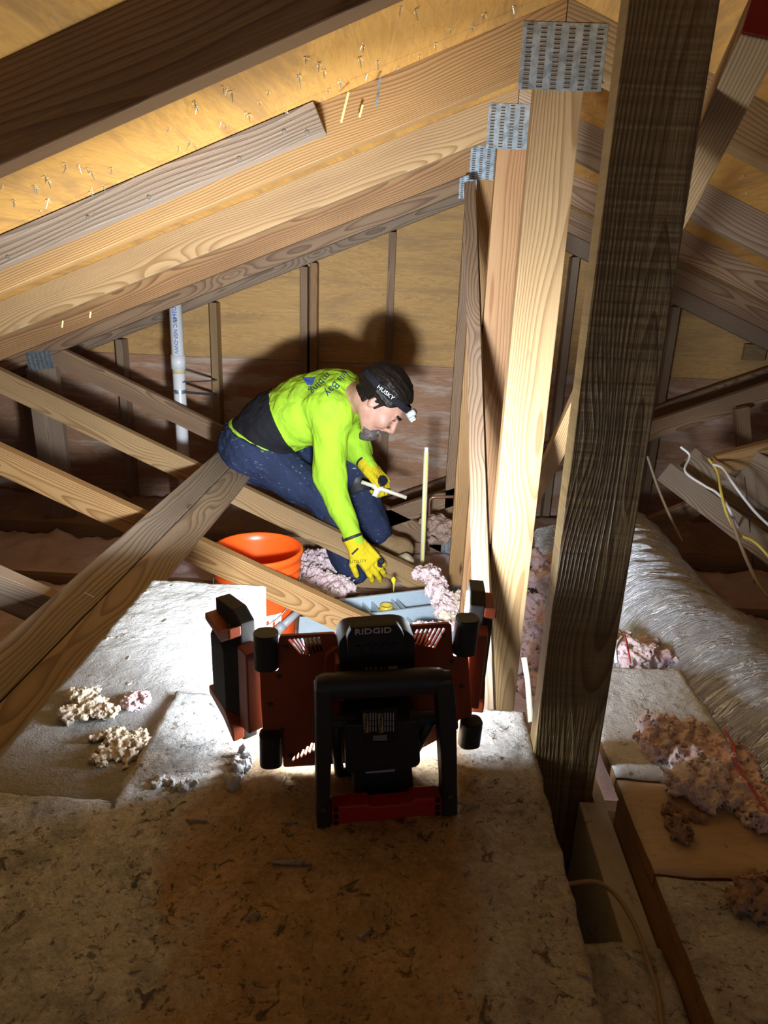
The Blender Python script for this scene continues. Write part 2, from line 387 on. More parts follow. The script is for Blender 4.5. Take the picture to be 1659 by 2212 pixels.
def hairm(name, col, hi):
    n = NT(name); co = n.coord(); f = n.noise(n.vmul(co, (120, 260, 260)), 1, 3, .6, .6)
    return n.out(n.mix(f, col, hi), .42, 0, n.bump(f, .35, .002), .2)
M['hair'] = hairm('dark_hair', (.005, .004, .0035), (.014, .010, .008)); M['beard'] = hairm('grey_beard', (.02, .017, .016), (.16, .14, .13))
M['eyew'] = plain('eye', (.6, .58, .55), .2); M['eyeb'] = plain('iris', (.03, .015, .01), .2); M['lip'] = plain('lip', (.42, .17, .14), .5)
M['cabw'] = plain('white_cable', (.80, .82, .86), .45); M['caby'] = plain('yellow_cable', (.72, .58, .12), .45)
M['cabt'] = plain('tan_cable', (.34, .26, .17), .6); M['cabb'] = plain('black_wire', (.03, .03, .03), .6); M['cabr'] = plain('red_wire', (.55, .06, .08), .5)
M['redpaint'] = plain('red_paint', (.30, .018, .02), .6, 0, .3, .3, 80)
M['sawdust'] = dusty('wood_debris', (.24, .16, .10), (.42, .37, .31), .6, .5)
M['amber'] = plain('amber_glass', (.55, .42, .05), .15, 0, .6)
M['rag'] = cloth('beige_rag', (.50, .42, .28), (.30, .24, .15), None, 60)
M['purple'] = plain('glue_yellow', (.85, .70, .02), .4)
# ================================================================== signed distance modelling for soft shapes
class SDF:
    """collects primitives; build() samples near the surface only and extracts a mesh by surface nets"""
    def __init__(s): s.ops = []
    def cone(s, a, b, ra, rb, k=.02, op='u', sy=1.0):
        s.ops.append(('cone', np.array(a, float), np.array(b, float), ra, rb, k, op, sy)); return s
    def ell(s, c, r, R=None, k=.02, op='u'):
        s.ops.append(('ell', np.array(c, float), np.array(r, float), None if R is None else np.array(R, float), 0, k, op, 1)); return s
    def plane(s, p, n, k=.004):
        n = np.array(n, float); n /= np.linalg.norm(n); s.ops.append(('plane', np.array(p, float), n, 0, 0, k, 'i', 1)); return s
    def box(s, c, r, R, k=.01, op='u', rr=.005):
        s.ops.append(('box', np.array(c, float), np.array(r, float), np.array(R, float), rr, k, op, 1)); return s
    def offset(s, v): s.ops.append(('off', v, 0, 0, 0, 0, 'o', 1)); return s
    def warp(s, fn): s.ops.append(('fn', fn, 0, 0, 0, 0, 'f', 1)); return s
    def eval(s, P):
        D = np.full(P.shape[:-1], 1.0, np.float32)
        for (t, a, b, c, d, k, op, sy) in s.ops:
            if op == 'o': D = D-a; continue
            if op == 'f': D = D+a(P); continue
            if t == 'cone':
                sc_ = np.array((1, sy, 1)); pa = (P-a)*sc_; ba = (b-a)*sc_; h = np.clip((pa@ba)/(ba@ba), 0, 1); v = np.linalg.norm(pa-h[..., None]*ba, axis=-1)-(c+(d-c)*h)
                if sy < 1: pass
            elif t == 'ell':
                q = P-a
                if c is not None: q = q@c
                k0 = np.linalg.norm(q/b, axis=-1); k1 = np.linalg.norm(q/(b*b), axis=-1); v = k0*(k0-1)/np.maximum(k1, 1e-6)
            elif t == 'box':
                q = np.abs((P-a)@c)-b+d; v = np.linalg.norm(np.maximum(q, 0), axis=-1)+np.minimum(q.max(-1), 0)-d
            elif t == 'plane': v = (P-a)@b
            if op == 'u':
                h = np.maximum(k-np.abs(D-v), 0)/k; D = np.minimum(D, v)-h*h*k*.25
            elif op == 's':
                v = -v; h = np.maximum(k-np.abs(D-v), 0)/k; D = np.maximum(D, v)+h*h*k*.25
            elif op == 'i':
                h = np.maximum(k-np.abs(D-v), 0)/k; D = np.maximum(D, v)+h*h*k*.25
        return D
    def mesh(s, lo, hi, res, B=12):
        lo = np.array(lo, float); hi = np.array(hi, float); N = np.ceil((hi-lo)/res/B).astype(int)*B
        V = np.ones(N+1, np.float32); cs = B*res
        nb = N//B; ctr = np.stack(np.meshgrid(*[lo[i]+(np.arange(nb[i])+.5)*cs for i in range(3)], indexing='ij'), -1)
        dc = s.eval(ctr)
        ar = np.arange(B+1)*res
        for idx in np.argwhere(np.abs(dc) < cs*1.25):
            o = lo+idx*cs; G = np.stack(np.meshgrid(o[0]+ar, o[1]+ar, o[2]+ar, indexing='ij'), -1)
            i, j, k = idx*B; V[i:i+B+1, j:j+B+1, k:k+B+1] = s.eval(G)
        for idx in np.argwhere(dc <= -cs*1.25):
            i, j, k = idx*B; blk_ = V[i:i+B+1, j:j+B+1, k:k+B+1]; blk_[blk_ >= 1.0] = -1
        S = V < 0
        # cells with a sign change
        c = [S[i:N[0]+i, j:N[1]+j, k:N[2]+k] for i in (0, 1) for j in (0, 1) for k in (0, 1)]
        cnt = sum(x.astype(np.int8) for x in c); act = (cnt > 0) & (cnt < 8); cells = np.argwhere(act)
        ids = -np.ones(N, np.int64); ids[act] = np.arange(len(cells))
        corners = [(i, j, k) for i in (0, 1) for j in (0, 1) for k in (0, 1)]
        cv = np.stack([V[cells[:, 0]+i, cells[:, 1]+j, cells[:, 2]+k] for i, j, k in corners], 1)
        acc = np.zeros((len(cells), 3)); w_ = np.zeros(len(cells)); C_ = np.array(corners)
        for a in range(8):
            for b in range(a+1, 8):
                if np.abs(C_[a]-C_[b]).sum() != 1: continue
                va, vb = cv[:, a], cv[:, b]; m = (va < 0) != (vb < 0); t = np.where(m, va/np.where(m, va-vb, 1), 0)
                acc += np.where(m[:, None], C_[a]+t[:, None]*(C_[b]-C_[a]), 0); w_ += m
        pos = lo+(cells+acc/np.maximum(w_, 1)[:, None])*res
        F = []
        for ax in range(3):
            e1, e2 = (ax+1) % 3, (ax+2) % 3
            sl0 = [slice(0, N[i]) for i in range(3)]; sl1 = list(sl0); sl1[ax] = slice(1, N[ax]+1)
            a = S[tuple(sl0)]; b = S[tuple(sl1)]; E = np.argwhere(a != b); E = E[(E[:, e1] > 0) & (E[:, e2] > 0)]
            if not len(E): continue
            d1 = np.zeros(3, int); d1[e1] = 1; d2 = np.zeros(3, int); d2[e2] = 1
            q = np.stack([ids[tuple((E-x).T)] for x in (0*d1, d1, d1+d2, d2)], 1); sg = S[tuple(E.T)]
            q[~sg] = q[~sg][:, ::-1]; F.append(q[(q >= 0).all(1)])
        return pos, np.concatenate(F)
def npm(name, pos, F, mats, parent=None, fmat=None):
    me = bpy.data.meshes.new(name); me.vertices.add(len(pos)); me.vertices.foreach_set('co', pos.astype(np.float32).ravel())
    me.loops.add(len(F)*4); me.loops.foreach_set('vertex_index', F.astype(np.int32).ravel()); me.polygons.add(len(F))
    me.polygons.foreach_set('loop_start', np.arange(0, len(F)*4, 4, dtype=np.int32)); me.update(calc_edges=True)
    me.polygons.foreach_set('use_smooth', np.ones(len(F), bool)); me.validate()
    o = mobj(name, me, mats, parent)
    if fmat is not None: me.polygons.foreach_set('material_index', fmat.astype(np.int32)); me.update()
    return o
def noise_np(P, sc_, seed=0):
    x, y, z = P[..., 0]*sc_, P[..., 1]*sc_, P[..., 2]*sc_
    return (np.sin(x*1.0+1.7*np.sin(y*.8+seed)+seed)*np.cos(z*1.1+1.3*np.sin(x*.7+seed*2))+.5*np.sin(2.1*x+1.9*z+1.5*np.sin(y*2.3+seed)))/1.5

def fbm_np(P, sc_, seed=0, oct=4, g=.55):
    v = 0; a = 1.0; tot = 0; f = sc_
    for i in range(oct):
        R = np.array(Matrix.Rotation(1.1*i+seed, 3, Vector((1, .6+i*.3, .4)))); v = v+a*noise_np(P@R+i*7.3, f, seed+i*1.7); tot += a; a *= g; f *= 2.07
    return v/tot
def fluff_heap(name, spots, rad, mat, label, n=60, amp=.35, res=.004, flat=.7, seed=1):
    """one continuous torn heap of fibre: smooth union of lobes, then broken up by noise"""
    rs = random.Random(seed*13+n); S = SDF(); lo = np.full(3, 9.); hi = np.full(3, -9.)
    for k in range(n):
        c, sp = spots[k % len(spots)]; r = rad*rs.uniform(.55, 1.25)
        p = np.array(c)+np.array((rs.gauss(0, sp[0]), rs.gauss(0, sp[1]), abs(rs.gauss(0, sp[2])))); S.ell(p, (r, r*rs.uniform(.7, 1.1), r*flat), None, rad*.5)
        lo = np.minimum(lo, p-r*1.9); hi = np.maximum(hi, p+r*1.9)
    S.warp(lambda P: rad*amp*(1.1*fbm_np(P, 1.5/rad, seed, 3)+.8*np.abs(fbm_np(P, 3.2/rad, seed+2, 3, .7))+.45*fbm_np(P, 8.5/rad, seed+5, 2, .7)-.15))
    pos, F = S.mesh(lo, hi, res, 10); o = npm(name, pos, F, M[mat]); return tag(o, label, 'insulation', None, 'stuff')
# ================================================================== the attic shell
XR, ZR, SL = .2462, .482, .4067                       # ridge line x, underside of roof at the ridge, roof slope
TY = [.8270, 1.4691, 2.0787, 2.6883, 3.2979, 3.9075]  # front faces of the trusses
CD = .089*math.sqrt(1+SL*SL); TH = .038; ZC = -1.345; ZB = -1.256
def roofZ(x): return ZR-SL*abs(x-XR)
def on_roof(px, py, side):
    d = ray(px, py)                                   # z = ZR - SL*side*(x-XR)
    t = (ZR+SL*side*XR)/(d.z+SL*side*d.x); return d*t
for side, nm in ((-1, 'ceiling_left'), (1, 'ceiling_right')):
    bm = bmesh.new(); L = 4.35*math.sqrt(1+SL*SL)
    seams = [-2.4, -1.03, .19, 1.409, 2.628, 4.03] if side < 0 else [-2.4, -.42, .80, 2.019, 3.238, 4.03]
    for i in range(len(seams)-1):
        prism(bm, [(0, 0), (L, 0), (L, .013), (0, .013)], seams[i]+.002, seams[i+1]-.002)
        for f in bm.faces: pass
    a = math.atan(SL)
    Mx = Matrix.Translation((XR, 0, ZR)) @ (Matrix.Identity(4) if side > 0 else Matrix.Scale(-1, 4, (1, 0, 0))) @ Matrix.Rotation(a, 4, 'Y')
    for v in bm.verts: v.co = Mx @ v.co
    tag(fin(nm, bm, M['sheathing']), kind='structure')
bm = bmesh.new(); bx(bm, (XR, .8, ZC-.01), (8.6, 6.6, .02)); tag(fin('floor', bm, M['drywall']), kind='structure')
# gable end: sheathing in two courses, framed by a raked plate and studs
GY = 4.0
def gz(x): return roofZ(x)
bm = bmesh.new()
prism(bm, [(XR-4.2, ZC), (XR+4.2, ZC), (XR+4.2, gz(4.2+XR)), (XR+.62, gz(XR+.62)), (XR+3.9, -.45), (XR+3.9, -.462), (XR-4.2, -.462)], GY, GY+.012) if False else None
zs = -.462
prism(bm, [(XR-(ZR-zs)/SL, zs+.0015), (XR, ZR), (XR+(ZR-zs)/SL, zs+.0015)], GY, GY+.012)
tag(fin('wall_back', bm, M['gable_ply']), kind='structure')
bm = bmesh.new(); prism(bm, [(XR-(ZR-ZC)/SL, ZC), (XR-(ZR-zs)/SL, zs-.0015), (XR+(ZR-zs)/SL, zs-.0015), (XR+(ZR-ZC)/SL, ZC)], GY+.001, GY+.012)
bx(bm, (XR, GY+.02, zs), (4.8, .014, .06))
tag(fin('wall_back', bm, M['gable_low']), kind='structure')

# ------------------------------------------------------------------ metal connector plates
def plate_mesh(wd, ht, nc, nr):
    bm = bmesh.new(); bx(bm, (0, 0, 0), (wd, .0012, ht), mi=0)
    sl, sh = wd/nc*.44, ht/nr*.42
    for i in range(nc):
        for j in range(nr):
            x = (i+.5)/nc*wd-wd/2; z = (j+.5)/nr*ht-ht/2+(.25*ht/nr if i % 2 else -.1*ht/nr)
            if abs(z) > ht/2-sh*.6: continue
            bx(bm, (x, -.0008, z), (sl, .0006, sh), mi=1)
            bx(bm, (x+random.uniform(-.0005, .0005), -.0013, z+sh*.45), (sl*.9, .0012, sh*.28), mi=2)
    me = bpy.data.meshes.new('truss_plate'); bm.to_mesh(me); bm.free(); return me
PM = plate_mesh(.150, .106, 6, 15)
for mt in ('galv', 'slot', 'tooth'): PM.materials.append(M[mt])
def plate(x, Y, z, parent, rot=0, sx=1, sz=1):
    o = bpy.data.objects.new('truss_plate', PM); C.objects.link(o)
    o.matrix_basis = Matrix.Translation((x, Y-.0009, z)) @ Matrix.Rotation(rot, 4, 'Y') @ Matrix.Diagonal((sx, 1, sz, 1))
    return adopt(o, parent)
def webtop(x): return -.742-.452*(x+.82)
def truss(Y, label, mats, webL=True, web_r=None, king=(0, 0), kmat=None, plates=True, low=True, webs_top=None):
    t = empty('roof_truss', (XR, Y, ZC), label, 'roof truss', 'roof trusses')
    E_ = 4.15
    ml, mr, mk, mw = [M[m] for m in mats]
    kx = XR+king[0]
    for s, mt in ((-1, ml), (1, mr)):
        P = [(XR+s*.0006, ZR), (XR+s*.0006, ZR-CD), (XR+s*E_, roofZ(XR+E_)-CD), (XR+s*E_, roofZ(XR+E_))]
        if s < 0: P = P[::-1]
        board_poly('top_chord', P, (1, -s*SL), Y, TH, mt, t)
    k0, k1 = kx-.0445, kx+.0445
    def apx(x): return roofZ(x)-CD-.001
    pk = [(k0, ZB+.001), (k1, ZB+.001), (k1, apx(k1)), (min(max(XR, k0), k1), apx(XR)), (k0, apx(k0))]
    board_poly('king_post', pk, (0, 1), Y, TH, M[kmat] if kmat else mk, t)
    if low: board('bottom_chord', (XR-E_+.1, Y+TH/2, (ZC+ZB)/2), (XR+E_-.1, Y+TH/2, (ZC+ZB)/2), (0, 0, 1), TH, .0885, M['pine_mid'], t)
    f = webs_top or webtop
    if webL:
        xb = k0-.001; vt = .089*math.sqrt(1+.452**2); zu = ZR-CD-SL*XR-.001      # chord underside is zu + SL*x
        xt = (f(0)-zu)/(SL+.452); xl = (f(0)-vt-zu)/(SL+.452)
        P = [(xt, f(xt)), (xb, f(xb)), (xb, f(xb)-vt), (xl, f(xl)-vt)]
        board_poly('web', P, (1, -.452), Y, TH, mw, t)
    if web_r: board('web', web_r[0], web_r[1], (0, 0, 1), TH, web_r[2] if len(web_r) > 2 else .089, mw if len(web_r) < 4 else M[web_r[3]], t)
    if plates:
        plate(XR, Y, ZR-.0396-.053, t)
        plate(XR+.02, Y, ZB+.0, t, 0, .8, 1)
    return t
def pxline(Y, a, b, off=.045):
    """board axis in plane Y whose top edge runs a -> b (pixels)"""
    p, q = at(a[0], a[1], Y+TH/2), at(b[0], b[1], Y+TH/2); d = (q-p).normalized(); n = Vector((-d.z, 0, d.x)); n = n if n.z > 0 else -n
    return [p-n*off, q-n*off]
T0 = truss(TY[0], 'roof truss nearest the camera with the dark post', ('pine_shaded', 'pine_shaded', 'pine_dark', 'pine_mid'), webL=False, king=(-.0035, 0), kmat='pine_dark')
T1 = truss(TY[1], 'second roof truss from the camera with largest lit metal plate', ('pine', 'pine_pale', 'pine', 'pine_old'), kmat='pine_pale')
T2 = truss(TY[2], 'third roof truss from the camera with reddish split post', ('pine_pale', 'pine_old', 'pine_red', 'pine'), kmat='pine_red')
T3 = truss(TY[3], 'fourth roof truss from the camera in front of the crouching man', ('pine_brown', 'pine_mid', 'pine', 'pine_pale'), kmat='pine')
T4 = truss(TY[4], 'fifth roof truss from the camera just behind the crouching man', ('pine_mid', 'pine_mid', 'pine_mid', 'pine_mid'),
           web_r=pxline(TY[4], (826, 1103), (1700, 810)))
bm = bmesh.new()
# end cut of T0 is off frame; joint plate of the fifth truss at the left
pc = at(86, 779, TY[4]); plate(pc.x, TY[4], pc.z, T4, -.16, .85, .8)
# gable truss: chords and raked framing in front of the sheathing
G = empty('gable_frame', (XR, 3.907, ZC), 'wall frame of thin studs against the far gable plywood', 'wall frame')
for s in (-1, 1):
    P = [(XR, ZR-.002), (XR, ZR-CD), (XR+s*4.15, roofZ(XR+4.15)-CD), (XR+s*4.15, roofZ(XR+4.15)-.002)]
    if s < 0: P = P[::-1]
    board_poly('raked_plate', P, (1, -s*SL), 3.907, .038, M['pine_old'], G)
def stud(px, py, name='stud', wd=.038, mat='pine_old', Y=3.912, dp=.088):
    p = at(px, py, Y); top = roofZ(p.x)-CD+(.03 if Y > 3.94 else 0)-.006
    bm = bmesh.new(); h = top-(ZC+.001)
    bx(bm, (0, 0, 0), (h, dp, wd), bev=.002)
    Mx = frame((p.x, Y+dp/2, (top+ZC+.001)/2), (0, 0, 1), (0, 1, 0))
    return fin(name, bm, M[mat], G, Mx)
for (px, py, mt) in ((260, 790, 'pine_old'), (463, 760, 'pine_pale'), (656, 680, 'pine_mid'), (843, 640, 'pine_mid'), (1240, 600, 'pine_old'), (1447, 760, 'pine_old')): stud(px, py, mat=mt)
stud(677, 680, wd=.036, mat='pine_brown')
stud(62, 900, wd=.05, mat='pine_mid')
b1, b2 = at(1612, 735, 3.93), at(1659, 790, 3.93)
bm = bmesh.new(); bx(bm, (0, 0, 0), (.115, .03, .085), bev=.002)
fin('blocking', bm, M['pine_pale'], G, Matrix.Translation(((b1.x+b2.x)/2, 3.965, (b1.z+b2.z)/2)))
# slanting board of the gable frame seen above the fifth truss's web
q = pxline(3.86, (822, 1078), (1700, 776)); board('brace', q[0], q[1], (0, 0, 1), .038, .075, M['pine_mid'], G)
# wide old stud behind the plate at far left
pa = at(92, 800, 3.42); pb = at(100, 1130, 3.42)
tag(board('post', (pa.x, 3.42, roofZ(pa.x)-CD-.01), (pa.x+.01, 3.42, ZB), (1, 0, 0), .038, .15, M['pine_old']), 'wide old wooden post below the small metal plate, far left', 'post')

# ------------------------------------------------------------------ sister board nailed on the second truss's left chord
Y1 = TY[1]-.019
a1 = at(-120, 560, TY[1]-.038); a2 = at(-120, 645, TY[1]-.038); b1 = at(676, 222, TY[1]-.038); b2 = at(702, 291, TY[1]-.038)
x0, x1 = a1.x, b1.x
zt = lambda x: roofZ(x)-.002
sis = board_poly('sister_board', [(x0, zt(x0)), (x0, zt(x0)-.055), (b2.x, zt(b2.x)-.057), (b1.x, zt(b1.x))], (1, SL), TY[1]-.038, .0375, M['pine_grey'], T1)
for (px, py) in ((614, 285), (517, 344), (322, 427), (191, 470), (18, 556), (663, 287)):
    p = at(px, py, TY[1]-.039); bm = bmesh.new(); bmesh.ops.create_cone(bm, cap_ends=True, segments=12, radius1=.0042, radius2=.0038, depth=.0018, matrix=Matrix.Rotation(math.pi/2, 4, 'X'))
    fin('nail_head', bm, M['nail'], sis, Matrix.Translation(p))

# ------------------------------------------------------------------ diagonal braces
p0, p1 = at(1619, 128, .80)+Vector((.012, 0, .044)), at(1150, 1075, 2.02)
o = board('diagonal_brace', p0, p1, (.22, -.1, 1), .038, .086, M['pine_pale'])
tag(o, 'pale diagonal brace with red painted end, top right behind the dark post', 'brace')
x = (p1-p0).normalized(); bm = bmesh.new(); bx(bm, (-(p1-p0).length/2-.0006, 0, 0), (.0012, .0375, .081)); bx(bm, (-(p1-p0).length/2+.005, 0, 0), (.010, .0386, .0826))
fin('painted_end', bm, M['redpaint'], o, o.matrix_basis.copy())
p0, p1 = at(1017, 418, 2.62), at(1050, 1600, 1.14)
tag(board('ridge_brace', p0, p1, (.2, .58, -.81), .038, .088, M['pine_old']), 'weathered grey brace leaning from the smallest plate down to the work light', 'brace')

# ------------------------------------------------------------------ planks resting on the webs at the left
S_ = .965
for (xa, za, xb, zb, mt, y0, y1, lb) in ((-.820, -.745, -.7425, -.785, 'pine_grey', .82, 2.86, 'weathered plank on the left, outer of the pair, running to the seated man'),
                                 (-.7400, -.7862, -.660, -.8265, 'pine_old', .82, 2.86, 'smoother plank beside the white dusty board, inner of the pair')):
    A = Vector((xa*S_, 0, za*S_)); B = Vector((xb*S_, 0, zb*S_)); wv = (B-A).normalized(); n = Vector((wv.z, 0, -wv.x)); n = n if n.z > 0 else -n
    c = (A+B)/2-n*.019
    o = board('plank', (c.x, y0, c.z), (c.x, y1, c.z), wv, .037, (B-A).length, M[mt]); tag(o, lb, 'plank')
bm = bmesh.new()
pts = [atZ(px, py, -.72) for px, py in ((140, 1270), (165, 1278), (200, 1295), (222, 1310))]
pts = [at(px, py, 1.50)+Vector((0, 0, .004)) for px, py in ((142, 1271), (165, 1277), (200, 1292), (225, 1312))]
tube(bm, spline(pts, 5), .0012, 6); tag(fin('string', bm, M['cabw']), 'thin white string lying across the left planks', 'string')

# ------------------------------------------------------------------ raised deck (boxes with sheets on them)
ZA, ZBk, ZCk = -.615, -.627, -.630
def rough_sheet(name, x0, x1, y0, y1, z1, z0, mats, amp=.0015, res=.011, rnd=.006, edge=.012, parent=None, keep=None, crumb=0):
    """slab whose top is gently uneven and whose edges are worn; keep(x, y) may leave part of the rectangle out"""
    nx = max(2, int((x1-x0)/res)); ny = max(2, int((y1-y0)/res)); bm = bmesh.new(); g = []
    for j in range(ny+1):
        row = []
        for i in range(nx+1):
            x = x0+(x1-x0)*i/nx; y = y0+(y1-y0)*j/ny
            z = z1+amp*noise.fractal((x*14, y*14, 3.1), .8, 2.0, 4)+crumb*max(0, noise.fractal((x*75, y*75, 8.1), .7, 2.0, 3)-.15)
            row.append(bm.verts.new((x, y, z)))
        g.append(row)
    for j in range(ny):
        for i in range(nx):
            c = (g[j][i].co+g[j+1][i+1].co)/2
            if keep and not keep(c.x, c.y): continue
            f = bm.faces.new((g[j][i], g[j][i+1], g[j+1][i+1], g[j+1][i])); f.smooth = True
    bmesh.ops.delete(bm, geom=[v for v in bm.verts if not v.link_faces], context='VERTS')
    be = [e for e in bm.edges if len(e.link_faces) == 1]; bv = set(v for e in be for v in e.verts)
    for v in bv:
        v.co.x += rnd*noise.noise((v.co.x*30, v.co.y*30, 9)); v.co.y += rnd*noise.noise((v.co.x*30, v.co.y*30, 5)); v.co.z -= edge*.25
    ring2 = set(e.other_vert(v) for v in bv for e in v.link_edges)-bv
    for v in ring2: v.co.z -= edge*.06
    low = {v: bm.verts.new((v.co.x, v.co.y, z0)) for v in bv}
    for e in be:
        a, b = e.verts
        bm.faces.new((a, b, low[b], low[a])).material_index = 1
    return fin(name, bm, mats, parent)
o = rough_sheet('duct_box', -.530, -.283, .695, 1.355, ZBk, -1.343, [M['dust'], M['dust']], .0026, .006, .003, .02, None, None, .0022)
tag(o, 'white dusty insulated box behind the left wing of the work light', 'box')
o = rough_sheet('plywood_sheet', -.530, .2005, -.5, .925, ZA, ZA-.0125, [M['deck'], M['deckside']], .0022, .0055, .0035, .012, None, lambda x, y: x > -.338 or y < .69, .004)
tag(o, 'worn brown plywood sheet in the foreground under the work light', 'plywood')
bm = bmesh.new(); bx(bm, (-.045, .19, (ZA-.014+-1.344)/2), (.455, 1.38, ZA-.015+1.343)); bx(bm, (-.40, .085, (ZA-.014+-1.344)/2), (.25, 1.18, ZA-.015+1.343)); tag(fin('deck_box', bm, M['deckside']), 'closed boxy support right under the foreground plywood sheet', 'box')
# right side
o = rough_sheet('duct_board', .3065, .500, .803, 1.100, ZCk, ZCk-.02, [M['dust_lit'], M['pine_brown']], .002, .006, .003, .012, None, None, .003)
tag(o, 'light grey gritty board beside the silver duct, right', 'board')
o = rough_sheet('plywood_sheet', .3065, .78, .641, .799, ZCk, ZCk-.02, [M['deck_ply'], M['pine_brown']], .001, .012, .002)
tag(o, 'clean tan plywood strip below the pink fluff, right', 'plywood')
o = rough_sheet('plywood_sheet', .3065, .78, -.4, .637, ZCk, ZCk-.02, [M['deck'], M['pine_brown']], .0015, .012, .002)
tag(o, 'stained plywood sheet in the bottom right corner', 'plywood')
bm = bmesh.new(); bx(bm, (.40, .20, -.9985), (.186, 1.17, .691)); tag(fin('deck_box', bm, M['pine_brown']), 'support box under the right hand boards beside the gap', 'box')
bm = bmesh.new(); bx(bm, (.2865, .211, -.76), (.037, 1.222, .14), bev=.002); bx(bm, (.2975, .96, -.76), (.015, .276, .14))
o = fin('edge_joist', bm, M['joistdust']); tag(o, 'pale speckled joist on edge in the narrow gap, right of the dark post', 'joist')
# low piece with the cable near the bottom right
o = rough_sheet('paper_flap', .204, .3045, -.1, .585, -.676, -.686, [M['deckgrey'], M['deckside']], .004, .006, .004, .01, None, None, .002)
tag(o, 'dirty sunken strip carrying a thin cable, between deck and joist', 'strip')
bm = bmesh.new(); tube(bm, spline([atZ(px, py, -.668) for px, py in ((1215, 1912), (1280, 1905), (1322, 1925), (1356, 1970), (1385, 2030), (1400, 2080), (1420, 2140), (1428, 2200), (1440, 2260))], 6), .0028, 8)
tag(fin('cable', bm, M['cabt']), 'thin tan cable on the sunken strip, bottom right', 'cable')

# ------------------------------------------------------------------ roofing nails coming through the sheathing
NL = [(417, 215), (425, 228), (477, 262), (487, 268), (500, 193), (483, 183), (490, 187), (580, 196), (560, 218), (538, 245), (530, 242), (646, 160), (660, 122), (668, 122), (690, 134), (699, 148), (645, 158), (698, 205), (708, 190), (742, 212),
 (783, 92), (776, 122), (786, 97), (793, 158), (815, 128), (365, 274), (388, 316), (442, 322), (412, 305), (425, 310), (140, 350), (144, 358), (170, 355), (186, 362), (195, 368), (98, 378), (103, 386), (75, 398), (78, 402), (105, 428), (30, 430), (32, 436), (198, 405), (222, 400), (195, 410), (288, 376), (242, 360), (145, 448), (15, 508), (5, 398), (88, 452), (866, 12), (896, 18), (1048, 28), (862, 144), (1020, 55),(940,92),(905,118),(975,60),(1108,12),(735,170),(620,238)]
NR = [(1600, 382), (1605, 378), (1270, 380), (1345, 425), (1612, 415), (1520, 300), (1640, 300),(1285,222),(1296,345)]
bm = bmesh.new()
bmesh.ops.create_cone(bm, cap_ends=True, segments=8, radius1=.0014, radius2=.0003, depth=.013, matrix=Matrix.Translation((0, 0, -.0065)) @ Matrix.Rotation(math.pi, 4, 'X'))
nme = bpy.data.meshes.new('roofing_nail'); bm.to_mesh(nme); bm.free(); nme.materials.append(M['nail'])
bm = bmesh.new()
for k in range(5):
    a = k*1.4+.3; l = .004+.005*((k*7) % 5)/5
    pr = Matrix.Rotation(a, 4, 'Z') @ Matrix.Translation((.0015, 0, 0)) @ Matrix.Rotation(.9, 4, 'Y')
    vs = bx(bm, (0, 0, -l/2), (.0006, .0016, l), M=pr)
sme = bpy.data.meshes.new('splinter'); bm.to_mesh(sme); bm.free(); sme.materials.append(M['splinter'])
for k, (px, py) in enumerate(NL+NR):
    side = -1 if k < len(NL) else 1
    # vectors of the roof plane
    p = on_roof(px, py, side)
    if not (.3 < p.y < 4): continue
    o = bpy.data.objects.new('roofing_nail', nme); C.objects.link(o)
    nrm = Vector((-side*SL, 0, -1)).normalized() if False else Vector((0, 0, -1))
    o.matrix_basis = Matrix.Translation(p) @ Matrix.Rotation(random.uniform(-.5, .5), 4, 'X') @ Matrix.Rotation(random.uniform(-.4, .4), 4, 'Y') @ Matrix.Rotation(random.uniform(0, 6), 4, 'Z')
    s = random.uniform(.8, 1.3); o.scale = (s, s, s*random.uniform(.8, 1.25))
    tag(o, 'roofing nail point poking through the roof plywood', 'nail', 'nail points through the roof sheathing')
    c = bpy.data.objects.new('splinter', sme); C.objects.link(c); c.parent = o
for (px, py, Y, L, lb) in ((745, 232, 1.405, .05, 'longest pale splinter hanging just right of the grey sister board'), (780, 240, 1.46, .022, 'short splinter right of the longest one, on the second truss'), (135, 700, 2.03, .02, 'left one of two small splinters low on the left roof chords'), (195, 680, 2.03, .018, 'right one of two small splinters low on the left roof chords')):
    p = at(px, py, Y); bm = bmesh.new(); bx(bm, (0, 0, 0), (.004, .0025, L), bev=.0008)
    tag(fin('wood_splinter', bm, M['splinter'], None, Matrix.Translation(p) @ Matrix.Rotation(.25, 4, 'Y')), lb, 'splinter', 'long splinters hanging at the roof chords')
p = at(817, 200, 1.425); bm = bmesh.new(); bx(bm, (0, 0, 0), (.0035, .0015, .05), mi=0)
for k in range(6): bx(bm, (0, -.001, -.02+k*.008), (.005, .001, .003))
tag(fin('metal_clip', bm, M['galv'], None, Matrix.Translation(p) @ Matrix.Rotation(.12, 4, 'Y')), 'thin metal strip hanging from the roof at the second truss', 'metal strip')

# ------------------------------------------------------------------ loose insulation between the joists
def insul(name, x0, x1, y0, y1, z, amp, res, mat, label):
    nx = int((x1-x0)/res); ny = int((y1-y0)/res); bm = bmesh.new(); g = []
    for j in range(ny+1):
        row = []
        for i in range(nx+1):
            x = x0+(x1-x0)*i/nx; y = y0+(y1-y0)*j/ny
            h = noise.fractal((x*3, y*3, 0), .9, 2, 3)*.7+noise.fractal((x*13, y*13, 4), .8, 2, 4)*.5+abs(noise.noise((x*45, y*45, 2)))*.25
            e = min(x-x0, x1-x, y-y0, y1-y); h = z+amp*h; 
            if e < .02: h = z-.06
            row.append(bm.verts.new((x+.008*noise.noise((x*50, y*50, 1)), y, h)))
        g.append(row)
    for j in range(ny):
        for i in range(nx):
            f = bm.faces.new((g[j][i], g[j][i+1], g[j+1][i+1], g[j+1][i])); f.smooth = True
    return tag(fin(name, bm, M[mat]), label, 'insulation', None, 'stuff')
